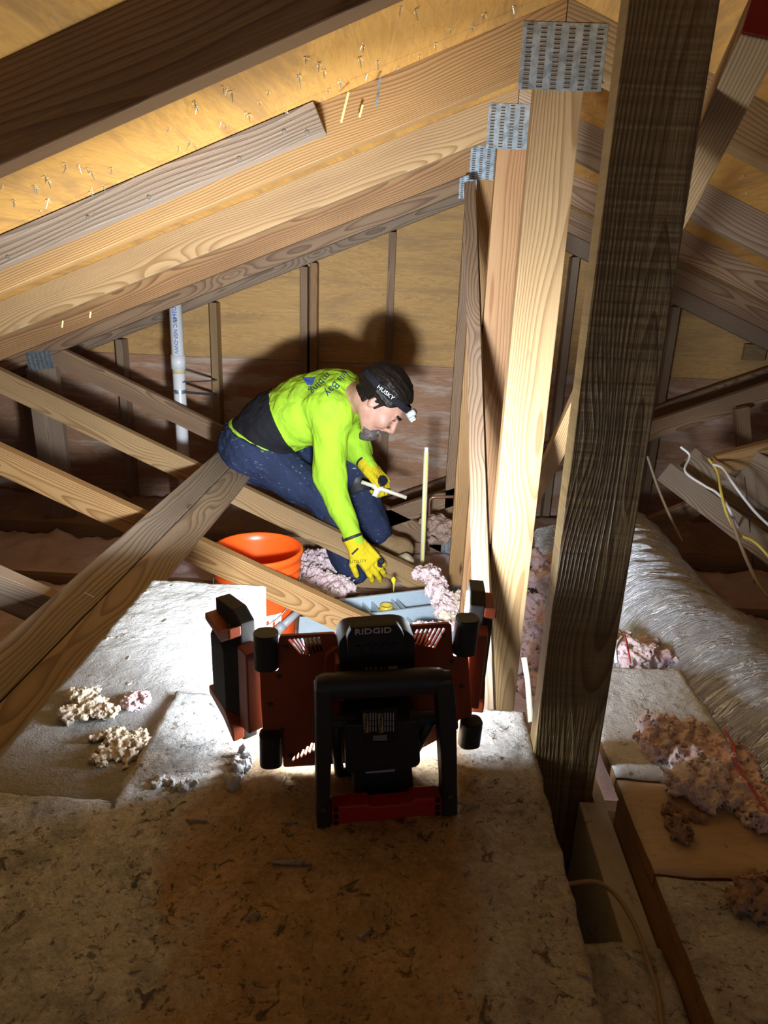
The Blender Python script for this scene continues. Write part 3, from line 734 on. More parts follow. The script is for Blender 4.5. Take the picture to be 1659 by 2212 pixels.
bays = [('far bay behind the man', 3.34, 3.90), ('bay where the man rests his feet', 2.73, 3.295), ('bay holding bucket and toolbox', 2.12, 2.685), ('bay behind the work light', 1.51, 2.075), ('near bay beyond the deck', 1.12, 1.465)]
for (nm, y0, y1) in bays:
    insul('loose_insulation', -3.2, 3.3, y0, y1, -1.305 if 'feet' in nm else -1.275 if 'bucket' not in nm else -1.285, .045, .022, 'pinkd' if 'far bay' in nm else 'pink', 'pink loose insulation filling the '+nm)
def blob_mesh(seed=0, sub=3):
    bm = bmesh.new(); bmesh.ops.create_icosphere(bm, subdivisions=sub, radius=1)
    for v in bm.verts:
        n = v.co.normalized(); q = n+.5*noise.noise_vector(n*2.3+Vector((seed, 2, 1))); d = .55+.55*abs(noise.fractal(q*2.2+Vector((seed*3.3, 1, seed)), .7, 2, 4))+.55*abs(noise.noise(q*4.6+Vector((seed, 0, 2))))+.22*noise.noise(n*13)
        v.co = n*d*.9+noise.noise_vector(n*7+Vector((seed, 5, 0)))*.12
    return bm
BL = []
for s in range(7):
    b = blob_mesh(s, 3); b.verts.ensure_lookup_table(); BL.append(([v.co.copy() for v in b.verts], [[v.index for v in f.verts] for f in b.faces])); b.free()
def clump(name, spots, rad, mat, label, n=60, flat=.6, cat='insulation'):
    """heap of torn fibre tufts scattered round spots (centre, spread)"""
    V = []; F = []
    n = int(n*2.1); rad *= .66
    for k in range(n):
        c, sp = spots[k % len(spots)]
        p = Vector(c)+Vector((random.gauss(0, sp[0]), random.gauss(0, sp[1]), abs(random.gauss(0, sp[2])))); r = rad*random.uniform(.5, 1.35)
        vs, fs = random.choice(BL); R = Matrix.Rotation(random.uniform(0, 6), 3, 'Z') @ Matrix.Rotation(random.uniform(0, 6), 3, 'X'); b = len(V)
        for v in vs:
            q = R @ v; V.append((p.x+q.x*r, p.y+q.y*r, p.z+q.z*r*flat))
        F += [[i+b for i in f] for f in fs]
    me = bpy.data.meshes.new(name); me.from_pydata(V, [], F); me.polygons.foreach_set('use_smooth', [True]*len(F)); me.update()
    return tag(mobj(name, me, M[mat]), label, cat, None, 'stuff')
def spz(px, py, z): return atZ(px, py, z)

FH = fluff_heap
FH('insulation_tufts', [(spz(px, py, -1.225), (.028, .035, .012)) for px, py in ((640, 1235), (680, 1250), (720, 1270), (660, 1215), (700, 1210), (740, 1225), (650, 1275), (610, 1265), (690, 1290))], .026, 'pink', 'pink tufts of insulation between the orange bucket and the toolbox', 190, .8, .0038)
FH('insulation_tufts', [(at(px, py, Y), (.016, .02, .010)) for px, py, Y in ((930, 1250, 2.48), (945, 1275, 2.42), (955, 1300, 2.35), (962, 1320, 2.28), (920, 1240, 2.56))], .022, 'pink', 'pink tufts of insulation right of the toolbox', 60, .75, .0035, .9)
FH('insulation_tufts', [(at(px, py, Y), (.02, .02, .01)) for px, py, Y in ((985, 1315, 2.3), (1000, 1300, 2.35), (975, 1345, 2.2))], .020, 'yfl', 'yellowish tufts of insulation below the bright post', 30, .75, .0035)
FH('insulation_tufts', [(at(px, py, 2.11), (.03, .008, .003)) for px, py in ((850, 1368), (885, 1364), (925, 1356), (960, 1352))], .015, 'pink', 'pink tufts of insulation in front of the toolbox', 50, .75, .0035)
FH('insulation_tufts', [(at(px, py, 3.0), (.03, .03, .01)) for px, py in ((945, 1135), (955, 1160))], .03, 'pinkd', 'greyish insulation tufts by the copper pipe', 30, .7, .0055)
FH('insulation_tufts', [(at(px, py, 1.9), (.03, .05, .02)) for px, py in ((1165, 1250), (1155, 1330), (1160, 1400), (1148, 1450))], .03, 'pink', 'pink tufts between the lit post and the dark post', 50, .7, .005)
FH('insulation_tufts', [(at(px, py, 1.26), (.04, .03, .006)) for px, py in ((1350, 1405), (1400, 1420), (1340, 1420))], .022, 'pink', 'pink tufts under the silver duct beyond the grey board', 40, .7, .004)
FH('insulation_fluff', [(atZ(px, py, -.622), (.010, .010, .005)) for px, py in ((1420, 1590), (1440, 1600), (1475, 1585), (1500, 1610), (1530, 1625), (1560, 1650), (1600, 1690), (1630, 1730), (1645, 1760), (1545, 1680), (1520, 1700), (1500, 1715), (1590, 1650), (1480, 1640), (1455, 1625))], .0165, 'pink', 'large pink fluffy clump lying on the right hand boards', 170, .8, .0028, .85)
FH('insulation_fluff', [(atZ(px, py, -.626), (.010, .008, .002)) for px, py in ((1450, 1760), (1470, 1790))], .008, 'pinkd', 'small wisp of fluff on the clean plywood strip', 18, .9, .0018)
FH('insulation_fluff', [(atZ(px, py, -.624), (.010, .008, .004)) for px, py in ((1630, 1925), (1640, 1950))], .013, 'pinkd', 'brownish fluff at the lower right edge', 24, .8, .0024)
FH('insulation_fluff', [(atZ(px, py, -.62), (.011, .007, .003)) for px, py in ((175, 1505), (200, 1520), (215, 1540), (160, 1545))], .0085, 'yfl', 'pale yellow fluff at the left end of the white dusty box', 70, .60, .0018, .55)
FH('torn_flap', [(atZ(px, py, ZA+.003), (.004, .004, .003)) for px, py in ((520, 1640), (530, 1655), (515, 1672), (508, 1695))], .007, 'dust_lit', 'torn grey dusty flap standing up just left of the lamp', 14, .6, .0016, 1.3)
FH('torn_flap', [(atZ(px, py, ZA+.001), (.006, .003, .001)) for px, py in ((350, 1688), (375, 1695), (400, 1700))], .006, 'dust_lit', 'ragged dusty scrap further left of the lamp on the seam', 14, .8, .0016, .5)
FH('insulation_fluff', [(atZ(px, py, -.62), (.006, .006, .003)) for px, py in ((285, 1520), (305, 1512))], .0080, 'pink', 'small pink puff on the white dusty box', 30, .60, .0017, .6)
FH('insulation_fluff', [(atZ(px, py, -.624), (.014, .008, .002)) for px, py in ((240, 1590), (265, 1610), (250, 1635), (290, 1600))], .008, 'yfl', 'tan fluff just below the white dusty box', 64, .60, .0018, .4)
# ------------------------------------------------------------------ bits of debris on the deck
def debris(name, n, f, label, mat):
    V = []; F = []
    for k in range(n):
        p = f(); L = random.uniform(.0015, .007)*(2.2 if random.random() < .06 else 1); wd = L*random.uniform(.2, .6); a = random.uniform(0, 3.14); h = wd*random.uniform(.3, .7)
        vs, fs = BL[k % 6] if False else ([Vector((x, y, z)) for x in (-1, 1) for y in (-1, 1) for z in (0, 1)], [(0, 1, 3, 2), (4, 6, 7, 5), (0, 4, 5, 1), (2, 3, 7, 6), (1, 5, 7, 3), (0, 2, 6, 4)])
        b = len(V)
        for v in vs:
            x = v.x*L/2*random.uniform(.6, 1); y = v.y*wd/2*random.uniform(.5, 1)*(1 if v.z == 0 else .6); V.append((p.x+x*math.cos(a)-y*math.sin(a), p.y+x*math.sin(a)+y*math.cos(a), p.z+v.z*h))
        F += [[i+b for i in q] for q in fs]
    me = bpy.data.meshes.new(name); me.from_pydata(V, [], F); me.update(); return tag(mobj(name, me, M[mat]), label, 'debris', None, 'stuff')
debris('wood_debris', 900, lambda: Vector((random.uniform(-.32, .19), random.uniform(.30, .91), ZA-.001)), 'scattered wood crumbs over the foreground plywood sheet', 'sawdust')
debris('wood_debris', 260, lambda: Vector((random.uniform(-.52, -.34), random.uniform(.40, 1.33), ZBk-.001)), 'scattered crumbs over the white box and left panel', 'sawdust')
debris('wood_debris', 260, lambda: Vector((random.uniform(.315, .49), random.uniform(.3, 1.09), ZCk-.001)), 'scattered crumbs over the right hand boards', 'sawdust')
for (px, py, L, a, r, lb) in ((630, 1863, .044, .05, .0026, 'longest wood splinter lying on the brown plywood in front of the light'), (425, 1772, .026, .0, .002, 'short splinter left of the stand foot on the plywood'),
                          (625, 1775, .020, .1, .0018, 'short splinter near the left foot of the work light'), (1015, 1745, .028, .5, .003, 'curled dusty wood flake right of the stand'),
                          (1022, 1690, .02, .7, .0018, 'small curved sliver above the flake right of the stand'), (545, 1980, .016, .5, .0025, 'dark chip in the middle of the foreground plywood')):
    p = atZ(px, py, ZA+.003); bm = bmesh.new(); P = []
    for i in range(7):
        t = i/6-.5; P.append(p+Vector((math.cos(a)*t*L, math.sin(a)*t*L, .0035*math.cos(t*5)*(1 if a > .3 else .2)+random.uniform(-.0004, .0004))))
    tube(bm, P, [r*(.4+.6*math.sin(math.pi*(i+.6)/7.2)) for i in range(7)], 7); tag(fin('wood_sliver', bm, M['sawdust']), lb, 'wood chip')
# torn paper curl left of the stand, by the shadow edge
pc = atZ(310, 1690, ZA+.002)

# ------------------------------------------------------------------ flexible foil duct
def duct(name, path, rads, mat, label, seg=72):
    P = spline(path, 16); n = len(P); rr = []
    for i in range(n):
        t = i/(n-1)*(len(rads)-1); k = min(int(t), len(rads)-2); rr.append(rads[k]*(1-(t-k))+rads[k+1]*(t-k))
    bm = bmesh.new(); uvl = bm.loops.layers.uv.new('UVMap'); rings = []; L = 0; Ls = []; up = Vector((0, 0, 1))
    for i, p in enumerate(P):
        if i: L += (p-P[i-1]).length
        Ls.append(L); t = (P[min(i+1, n-1)]-P[max(i-1, 0)]).normalized(); s = t.cross(up).normalized(); u = s.cross(t).normalized(); ring = []
        for k in range(seg):
            a = 2*math.pi*k/seg
            wr = .010*noise.fractal((L*34+math.sin(a*2+L*5)*.55, math.cos(a)*1.2, math.sin(a)*1.2), .6, 2, 3)+.0032*math.sin(L*150+a)
            ring.append(bm.verts.new(p+(s*math.cos(a)+u*math.sin(a)*.93)*(rr[i]+wr)))
        rings.append(ring)
    for i in range(n-1):
        for k in range(seg):
            f = bm.faces.new((rings[i][k], rings[i][(k+1) % seg], rings[i+1][(k+1) % seg], rings[i+1][k])); f.smooth = True
            for lp, (ii, kk) in zip(f.loops, ((i, k), (i, k+1), (i+1, k+1), (i+1, k))): lp[uvl].uv = (Ls[ii], kk/seg)
    return tag(fin(name, bm, M[mat]), label, 'air duct')
duct('flexible_duct', [(1.02, 3.2, -1.12), (.93, 2.75, -1.02), (.80, 2.25, -.92), (.69, 1.75, -.84), (.655, 1.42, -.79), (.685, 1.10, -.77), (.74, .78, -.78), (.78, .5, -.79)], [.15, .15, .155, .16, .16, .158, .155, .155], 'foil', 'big silver foil flexible duct running along the right side')
pp = [at(1160, 1120, 2.6), at(1170, 1190, 2.5), at(1178, 1240, 2.45), at(1185, 1300, 2.4)]
duct('flexible_duct', [Vector(p)+Vector((.05, 0, -.05)) for p in pp], [.05, .07, .06, .04], 'foil', 'small crumpled foil duct end glimpsed between the posts', 40)

# ------------------------------------------------------------------ boards and cables on the dark right side
def pboard(name, a, b, Y0, Y1_, wd, mat, label, wdir=(0, 0, 1), t=.038):
    return tag(board(name, at(a[0], a[1], Y0), at(b[0], b[1], Y1_), wdir, t, wd, M[mat]), label, 'board')
pboard('loose_board', (1440, 1022), (1720, 1232), 2.50, 1.95, .075, 'pine_grey', 'grey board end below the white cable, right edge', (.35, .45, 1.0))
pboard('loose_board', (1490, 990), (1760, 1200), 2.62, 2.12, .085, 'pine_grey', 'wider grey board behind the cables at the right edge', (.35, .3, 1.0))
pboard('loose_board', (1610, 1015), (1800, 1120), 2.35, 2.05, .14, 'pine_grey', 'rough grained wide board cut off by the right edge', (.3, .3, 1.0))
pboard('loose_board', (1545, 1003), (1760, 948), 2.35, 2.35, .07, 'pine', 'yellowish board end pointing out of the dark, right', (0, 0, 1))
pboard('loose_board', (1300, 1175), (1590, 1060), 2.9, 2.9, .07, 'pine_mid', 'dim cross board behind the duct in the dark', (0, 0, 1))
pboard('loose_board', (1600, 880), (1610, 1000), 3.2, 3.2, .06, 'pine_mid', 'dim upright piece under the slanting board, right', (1, 0, 0))
def cable(pts, rad, mat, label, name='cable'):
    bm = bmesh.new(); tube(bm, spline([at(*p) for p in pts], 8), rad, 8); return tag(fin(name, bm, M[mat]), label, 'cable')
cable([(1470, 965, 2.4), (1490, 985, 2.38), (1480, 1018, 2.3), (1520, 1048, 2.2), (1545, 1062, 2.15), (1565, 1082, 2.1), (1580, 1110, 2.05), (1600, 1150, 2.2)], .0042, 'cabw', 'white cable over the lower grey board')
cable([(1540, 1003, 2.25), (1562, 1012, 2.2), (1582, 1042, 2.1), (1610, 1080, 2.05), (1640, 1115, 2.0), (1690, 1160, 1.95)], .0042, 'cabw', 'white cable over the upper grey board, right edge')
cable([(1530, 990, 2.3), (1550, 1020, 2.22), (1557, 1060, 2.12), (1570, 1110, 2.05), (1595, 1152, 1.98), (1625, 1168, 1.92), (1650, 1190, 1.88), (1690, 1240, 1.85)], .0042, 'caby', 'yellow cable winding down at the right edge')
cable([(1578, 1116, 2.0), (1605, 1190, 1.9), (1635, 1255, 1.75), (1660, 1290, 1.65)], .005, 'cabt', 'tan cable dropping toward the duct, right edge')
cable([(1398, 985, 2.75), (1420, 1050, 2.7), (1445, 1110, 2.6), (1475, 1170, 2.5)], .005, 'cabt', 'dull tan cable behind the dark post')
cable([(1608, 1030, 2.2), (1615, 1090, 2.15), (1622, 1170, 2.1), (1630, 1260, 2.1)], .0016, 'cabb', 'thin dark wire hanging at the right')
cable([(1332, 1432, 1.12), (1330, 1400, 1.14), (1345, 1375, 1.2)], .0035, 'cabw', 'short white cable end above the grey board')
bm = bmesh.new(); tube(bm, spline([at(1350, 1372, 1.25), at(1356, 1400, 1.16), at(1362, 1432, 1.108)], 6), .0018, 6); tag(fin('wire', bm, M['cabr']), 'short red wire beside the white cable end', 'wire')
bm = bmesh.new(); tube(bm, spline([atZ(px, py, -.598) for px, py in ((1563, 1575), (1585, 1610), (1590, 1650), (1615, 1690), (1650, 1740), (1700, 1800))], 7), .0018, 7); tag(fin('wire', bm, M['cabr']), 'red wire crossing the large pink clump', 'wire')
bm = bmesh.new(); tube(bm, [at(1132, 1420, 1.30), at(1140, 1470, 1.28), at(1147, 1560, 1.20)], .006, 12); tag(fin('pipe', bm, M['cpvc']), 'cream pipe between the lit post and the dark post', 'pipe')
bm = bmesh.new(); tube(bm, [at(1148, 1270, 2.2), at(1195, 1370, 1.75)], .014, 10); tag(fin('pipe', bm, M['cabb']), 'dark sleeve slanting behind the dark post', 'pipe')

# ------------------------------------------------------------------ plumbing
pT, pB = at(377, 664, 3.43), at(399, 1010, 3.43)
px_ = (pT.x+pB.x)/2
P = empty('vent_pipe', (px_, 3.43, -1.3), 'white vertical vent pipe with coupling and blue print, left wall', 'pipe')
bm = bmesh.new(); tube(bm, [(px_, 3.43, pT.z+.10), (px_, 3.43, -1.3)], .030, 28); fin('pipe_body', bm, M['pvc'], P)
cz = at(384, 783, 3.40).z; bm = bmesh.new(); tube(bm, [(px_, 3.43, cz+.034), (px_, 3.43, cz-.034)], .0355, 28); fin('coupling', bm, M['pvc'], P)
bm = bmesh.new(); tube(bm, [(px_, 3.43, cz-.036), (px_, 3.43, cz-.055)], .0304, 28); fin('glue_ring', bm, plain('glue_stain', (.62, .52, .30), .4), P)
tm = Matrix.Translation((px_+.004, 3.43-.0312, cz+.20)) @ Matrix.Rotation(math.pi/2, 4, 'Y').inverted() @ Matrix.Identity(4)
for (z, s_) in ((cz+.125, 'PVC NSF-DWV'), (cz+.26, 'ASTM D2665')):
    Mx = Matrix(((0, 1, 0, px_+.004), (0, 0, -1, 3.3985), (-1, 0, 0, z), (0, 0, 0, 1)))
    text('pipe_print', s_, .026, Mx, M['print'], P, .0012)
for (yy, yb, nm) in ((825, 822, 0), (845, 853, 1)):
    a = at(377 if nm else 398, yy, 3.39); b = at(468, yb, 3.905)
    S0 = empty('strap', a, ('lower' if nm else 'upper')+' perforated metal strap from the white pipe to the stud', 'strap')
    bm = bmesh.new(); d = Vector(b)-Vector(a); n_ = 26
    bx(bm, (0, 0, 0), (d.length, .0012, .019), mi=0)
    for k in range(n_): bx(bm, (-d.length/2+(k+.5)*d.length/n_, -.0008, 0), (.0065, .0006, .0065), mi=1, bev=.0)
    fin('band', bm, [M['galv'], M['slot']], S0, frame((Vector(a)+Vector(b))/2, d, (0, 1, -.05)))
# near end strap loops round the pipe
bm = bmesh.new(); tube(bm, [(px_, 3.43, at(384, 847, 3.4).z+.009), (px_, 3.43, at(384, 847, 3.4).z-.009)], .0312, 28, cap=False); tag(fin('pipe_loop', bm, M['galv']), 'metal strap loop wrapped round the white pipe', 'strap')
a = at(911, 1246, 2.80); b = at(921, 975, 2.80)
P = empty('supply_pipe', a, 'thin upright cream pipe with yellow stripe beside the toolbox', 'pipe')
bm = bmesh.new(); tube(bm, [a, b], .0105, 14); fin('pipe_body', bm, M['cpvc'], P)
b2_ = at(921.5, 966, 2.80); bm = bmesh.new(); tube(bm, [b, b2_], .0085, 14); fin('pipe_end', bm, M['white'], P)
d = (b-a).normalized(); bm = bmesh.new(); bx(bm, (0, 0, 0), ((b-a).length*.97, .0016, .006)); fin('stripe', bm, M['yellowprint'], P, frame((a+b)/2+Vector((.002, -.0100, 0)), d, (0, 1, 0)))
bm = bmesh.new(); tube(bm, spline([at(925, 1190, 3.05), at(927, 1100, 3.05), at(928, 1083, 3.05), at(931, 1077, 3.05), at(940, 1074, 3.05), at(985, 1073, 3.07)], 6), .0075, 12)
tag(fin('copper_pipe', bm, M['copper']), 'copper pipe with elbow behind the thin upright pipe', 'pipe')
# nylon line across gable
# ------------------------------------------------------------------ orange bucket
bc = atZ(556, 1183, -.915); B = empty('bucket', (bc.x, bc.y, -1.285), 'orange plastic bucket behind the slanting web, left of the man', 'bucket')
H = .37; prof = []
r0, r1 = .128, .149
def rr_(z): return r0+(r1-r0)*z/H
prof = [(.001, .004), (r0-.01, .004), (r0, 0), (r0, .004)]
for k in range(10): prof.append((rr_(k*.027+.01), k*.027+.01))
prof = [(.0005, .0), (r0-.004, .0), (r0, .004)]+[(rr_(z), z) for z in (.06, .12, .18, .235)]+[(rr_(.24)+.007, .242), (rr_(.25)+.007, .250), (rr_(.25)+.001, .254), (rr_(.27)+.001, .270), (rr_(.27)+.008, .274), (rr_(.28)+.008, .282), (rr_(.28)+.001, .286),
     (rr_(.30)+.001, .303), (rr_(.30)+.009, .307), (rr_(.31)+.009, .316), (rr_(.31)+.002, .320), (rr_(.34)+.002, .340), (rr_(.34)+.010, .344), (rr_(.36)+.012, .362), (rr_(.37)+.010, .369), (rr_(.37)+.004, .371), (rr_(.37)-.001, .368)]
prof += [(rr_(z)-.0035, z) for z in (.34, .25, .15, .006)]+[(.0005, .006)]
bm = bmesh.new(); lathe(bm, prof, 64, Matrix.Translation((bc.x, bc.y, -1.285))); fin('bucket_wall', bm, M['bucket'], B)
bm = bmesh.new(); 
tube(bm, spline([Vector((bc.x+.155*math.cos(a), bc.y+.155*math.sin(a), -1.285+.29-.06*math.sin((a+math.pi)/1)*0-.16*math.sin(max(0, min(math.pi, -a))) )) for a in [-math.pi*k/12 for k in range(13)]], 4), .002, 6)
fin('handle', bm, M['galv'], B)
def wrap_patch(name, a0, a1, z0, z1, mat, rz=1.0015, parent=None):
    bm = bmesh.new(); n = 10; A = []
    for i in range(n+1):
        a = a0+(a1-a0)*i/n
        A.append((bm.verts.new((bc.x+rr_(z0)*rz*math.cos(a), bc.y+rr_(z0)*rz*math.sin(a), -1.285+z0)), bm.verts.new((bc.x+rr_(z1)*rz*math.cos(a), bc.y+rr_(z1)*rz*math.sin(a), -1.285+z1))))
    for i in range(n): bm.faces.new((A[i][0], A[i+1][0], A[i+1][1], A[i][1]))
    return fin(name, bm, mat, parent)
lab = wrap_patch('label', -1.55, -.75, .05, .17, M['white'], 1.004, B)
wrap_patch('label_letter', -1.30, -1.24, .07, .15, M['bucket'], 1.008, lab); wrap_patch('label_letter', -1.24, -1.10, .135, .15, M['bucket'], 1.008, lab); wrap_patch('label_letter', -1.0, -.94, .07, .15, M['bucket'], 1.008, lab)
bm = bmesh.new(); tube(bm, [at(600, 1362, 2.13), at(648, 1318, 2.2)], .013, 12); tube(bm, [at(598, 1364, 2.13), at(612, 1350, 2.15)], .0165, 12); tag(fin('caulk_tube', bm, plain('grey_tube', (.30, .32, .34), .4)), 'grey tube lying in front of the orange bucket', 'tube')

# ------------------------------------------------------------------ open toolbox
tA, tB_, tC, tD = atZ(668, 1299, -1.13), atZ(934, 1268, -1.13), atZ(951, 1338, -1.13), atZ(655, 1352, -1.13)
TX = (tB_-tA).normalized(); TYv = Vector((-TX.y, TX.x, 0))
W_, D_ = .52, .285; to = tB_-TX*W_ - TYv*D_; to.z = -1.262
TM = Matrix(((TX.x, TYv.x, 0, to.x), (TX.y, TYv.y, 0, to.y), (0, 0, 1, -1.262), (0, 0, 0, 1)))
TB = empty('toolbox', TM @ Vector((W_/2, D_/2, 0)), 'open grey blue toolbox tray with compartments in front of the man', 'toolbox')
bm = bmesh.new(); h = .118; t = .004
bx(bm, (W_/2, D_/2, t/2), (W_, D_, t))
for (c, s) in (((W_/2, t/2, h/2), (W_, t, h)), ((W_/2, D_-t/2, h/2), (W_, t, h)), ((t/2, D_/2, h/2), (t, D_, h)), ((W_-t/2, D_/2, h/2), (t, D_, h))): bx(bm, c, s, bev=.001)
for v in bm.verts:
    if v.co.y < .01 and v.co.z > .05: v.co.z *= .78
for v in bm.verts: v.co = TM @ v.co
fin('case', bm, M['tool'], TB)
bm = bmesh.new()
for (c, s) in (((W_/2, D_+.003, h), (W_+.02, .014, .012)), ((W_/2, -.003, h*.78), (W_+.02, .014, .010)), ((-.003, D_/2, h), (.014, D_+.01, .012)), ((W_+.003, D_/2, h), (.014, D_+.01, .012))): bx(bm, c, s, bev=.004)
for v in bm.verts: v.co = TM @ v.co
fin('rim', bm, M['tool'], TB)
bm = bmesh.new(); bx(bm, (W_/2, D_*.60, h*.46), (W_-.01, .005, h*.90))
for x in (.13, .235, .27, .35, .37): bx(bm, (x, D_*.80, h*.46), (.004, D_*.37, h*.86))
for x in (.20, .37): bx(bm, (x, D_*.34, h*.36), (.005, D_*.50, h*.66))
bx(bm, (W_/2, D_*.60, h*.93), (W_-.01, .012, .006), bev=.002)
bx(bm, (W_/2, D_*.8, h*.34), (W_-.01, D_*.38, .004))
for v in bm.verts: v.co = TM @ v.co
fin('divider_tray', bm, M['tool'], TB)
def tb(x, y, z): return TM @ Vector((x, y, z))
bm = bmesh.new(); tube(bm, [tb(.375, D_*.82, .062), tb(.445, D_*.84, .064)], .014, 14); tube(bm, [tb(.405, D_*.82, .062), tb(.40, D_*.72, .062)], .013, 14); tag(fin('pipe_fitting', bm, M['cpvc']), 'cream tee fitting in the right compartment of the toolbox', 'pipe fitting')
bm = bmesh.new(); tube(bm, spline([tb(.18, D_*.73, .06), tb(.205, D_*.77, .066), tb(.22, D_*.87, .07)], 5), .015, 14); tag(fin('pipe_fitting', bm, M['cpvc']), 'cream elbow fitting in the middle compartment of the toolbox', 'pipe fitting')
J = empty('glue_jar', tb(.31, D_*.80, .05), 'small open jar of yellow pipe glue in the toolbox', 'jar')
bm = bmesh.new(); lathe(bm, [(.001, 0), (.026, 0), (.027, .004), (.027, .045), (.024, .052), (.024, .060), (.020, .060), (.020, .03), (.001, .03)], 32, TM @ Matrix.Translation((.31, D_*.80, .048))); fin('jar_body', bm, M['amber'], J)
bm = bmesh.new(); lathe(bm, [(.0275, .008), (.0278, .03), (.0275, .031)], 32, TM @ Matrix.Translation((.31, D_*.80, .048))); fin('jar_label', bm, M['white'], J)
bm = bmesh.new(); p = at(851, 1262, 2.45); tube(bm, [p+Vector((0, 0, -.03)), p, p+Vector((-.002, 0, .012)), p+Vector((-.003, 0, .022)), p+Vector((-.003, 0, .03))], [.0015, .003, .008, .009, .003], 12)
tag(fin('glue_dauber', bm, M['purple']), 'yellow glue brush sticking up from the jar', 'brush')
bm = bmesh.new(); Mx = TM @ Matrix.Translation((.255, D_*.18, .075)) @ Matrix.Rotation(.5, 4, 'Z') @ Matrix.Rotation(.35, 4, 'Y'); bx(bm, (0, 0, 0), (.07, .016, .014), Mx, bev=.005); tag(fin('torch_handle', bm, M['black']), 'dark handle lying in the front of the toolbox', 'tool')
lid = bmesh.new(); pl = [at(640, 1312, 2.13), at(655, 1365, 2.10)]
bx(lid, (0, 0, 0), (.14, .10, .012), bev=.004); tag(fin('organizer_case', lid, M['tool'], None, Matrix.Translation(at(690, 1352, 2.125)+Vector((0, 0, -.01))) @ Matrix.Rotation(.1, 4, 'Z') @ Matrix.Rotation(.35, 4, 'X')), 'flat grey blue case lid peeking out below the slanting web', 'case')
# pipe fitting of the fifth truss's joint seen low right of the man
# ================================================================== the folding work light
PSI = math.radians(12)
LO = at(790, 1500, .764)
TAU = math.radians(5)
def lamp_frame(tau):
    """lamp axes: x to the right, y the way the light points, z up along the panel"""
    global LX, LY, LM, LI
    LX = Vector((math.cos(PSI), math.sin(PSI), 0)); y0 = Vector((-math.sin(PSI), math.cos(PSI), 0))
    LY = y0*math.cos(tau)+Vector((0, 0, math.sin(tau))); Z = LX.cross(LY)
    LM = Matrix(((LX.x, LY.x, Z.x, LO.x), (LX.y, LY.y, Z.y, LO.y), (LX.z, LY.z, Z.z, LO.z), (0, 0, 0, 1))); LI = LM.inverted()
lamp_frame(0)
def lp(px, py, off=0.0):
    d = ray(px, py); q = LO-LY*off; t = q.dot(LY)/d.dot(LY); p = LI @ (d*t); return (p.x, p.z)
base = Vector((0, 0, ZA))
LAMP = empty('work_light', LM @ Vector((0, -.09, ZA-LO.z)), 'orange and black folding work light standing on the plywood, seen from behind', 'work light')
lamp_frame(TAU)      # panel, wings and battery lean back; the stand is upright
def lfin(name, bm, mats, parent=None, smooth=False, auto=None): return fin(name, bm, mats, parent or LAMP, LM.copy(), smooth, auto)
def lprism(bm, pts, o0, o1, mi=0, bev=0): return prism(bm, pts, -o0, -o1, mi, None, bev)
def rnd_poly(pts, r=.006, n=4):
    out = []; N = len(pts)
    for i in range(N):
        p = Vector(pts[i]); a = (Vector(pts[i-1])-p); b = (Vector(pts[(i+1) % N])-p); ra = min(r, a.length*.45, b.length*.45)
        a = p+a.normalized()*ra; b = p+b.normalized()*ra
        for k in range(n+1):
            t = k/n; out.append(tuple(a*(1-t)**2+p*2*t*(1-t)+b*t*t))
    return out
def px_poly(L, off=0): return [lp(x, y, off) for x, y in L]
OL = px_poly([(602, 1372), (724, 1366), (728, 1376), (862, 1366), (870, 1352), (974, 1344), (978, 1416), (1010, 1413), (1017, 1545), (988, 1553), (990, 1572), (900, 1620), (884, 1634), (700, 1650), (612, 1655), (608, 1590), (568, 1590), (561, 1450), (601, 1447)])
OL = rnd_poly(OL, .004, 3)
def slit(a, b, wpx=7):
    p = Vector(lp(*a)); q = Vector(lp(*b)); d = (q-p).normalized(); n = Vector((-d.y, d.x))*.0017; return [tuple(p-n), tuple(q-n), tuple(q+n), tuple(p+n)]
HO = []
for k in range(8): HO.append(slit((624+k*9, 1379-k*.6), (643+k*7.5 if k > 3 else 652+k*5, 1402+(7-abs(k-3))*2)))
for k in range(8): HO.append(slit((897+k*9, 1362-k*.6+2), (890+k*7, 1384+k*1.4+2))) if False else None
for k in range(7): HO.append(slit((902+k*9.5, 1358-k*.5), (888+k*8, 1388-k*.5+ (k*2))))
for k in range(6): HO.append(slit((684-k*9, 1596+k*7 ), (668-k*9+8, 1622+k*4)))
HO = [h for h in HO if h]
me = curve_plate(OL, HO, .004)
Mx = LM @ Matrix.Rotation(math.pi/2, 4, 'X')
panel = mobj('centre_panel', me, M['lamporange'], LAMP, Mx)
# raised central area of the back, led slab on the front
bm = bmesh.new(); lprism(bm, rnd_poly(px_poly([(700, 1400), (735, 1380), (880, 1368), (900, 1395), (905, 1600), (690, 1615)]), .01), .002, .012, bev=.002)
lfin('rear_housing', bm, M['lamporange'], panel)
bm = bmesh.new(); cx0, cz0 = lp(790, 1500)
bx(bm, (cx0, .012, cz0), (.156, .016, .152), bev=.003); ls = lfin('led_housing', bm, M['black'], LAMP)
bm = bmesh.new(); bx(bm, (cx0, .021, cz0), (.142, .0015, .140)); lfin('led_panel', bm, M['led'], ls)
ld = bpy.data.lights.new('lensed_leds', 'AREA'); ld.shape = 'RECTANGLE'; ld.size = .12; ld.size_y = .08; ld.energy = BEAM_W; ld.spread = math.radians(110); ld.color = LED_COL[:3]
lo_ = bpy.data.objects.new('lensed_leds', ld); C.objects.link(lo_); lo_.matrix_basis = LM @ Matrix.Translation((cx0, .0235, cz0)) @ Matrix.Rotation(math.radians(90+1), 4, 'X'); adopt(lo_, ls)
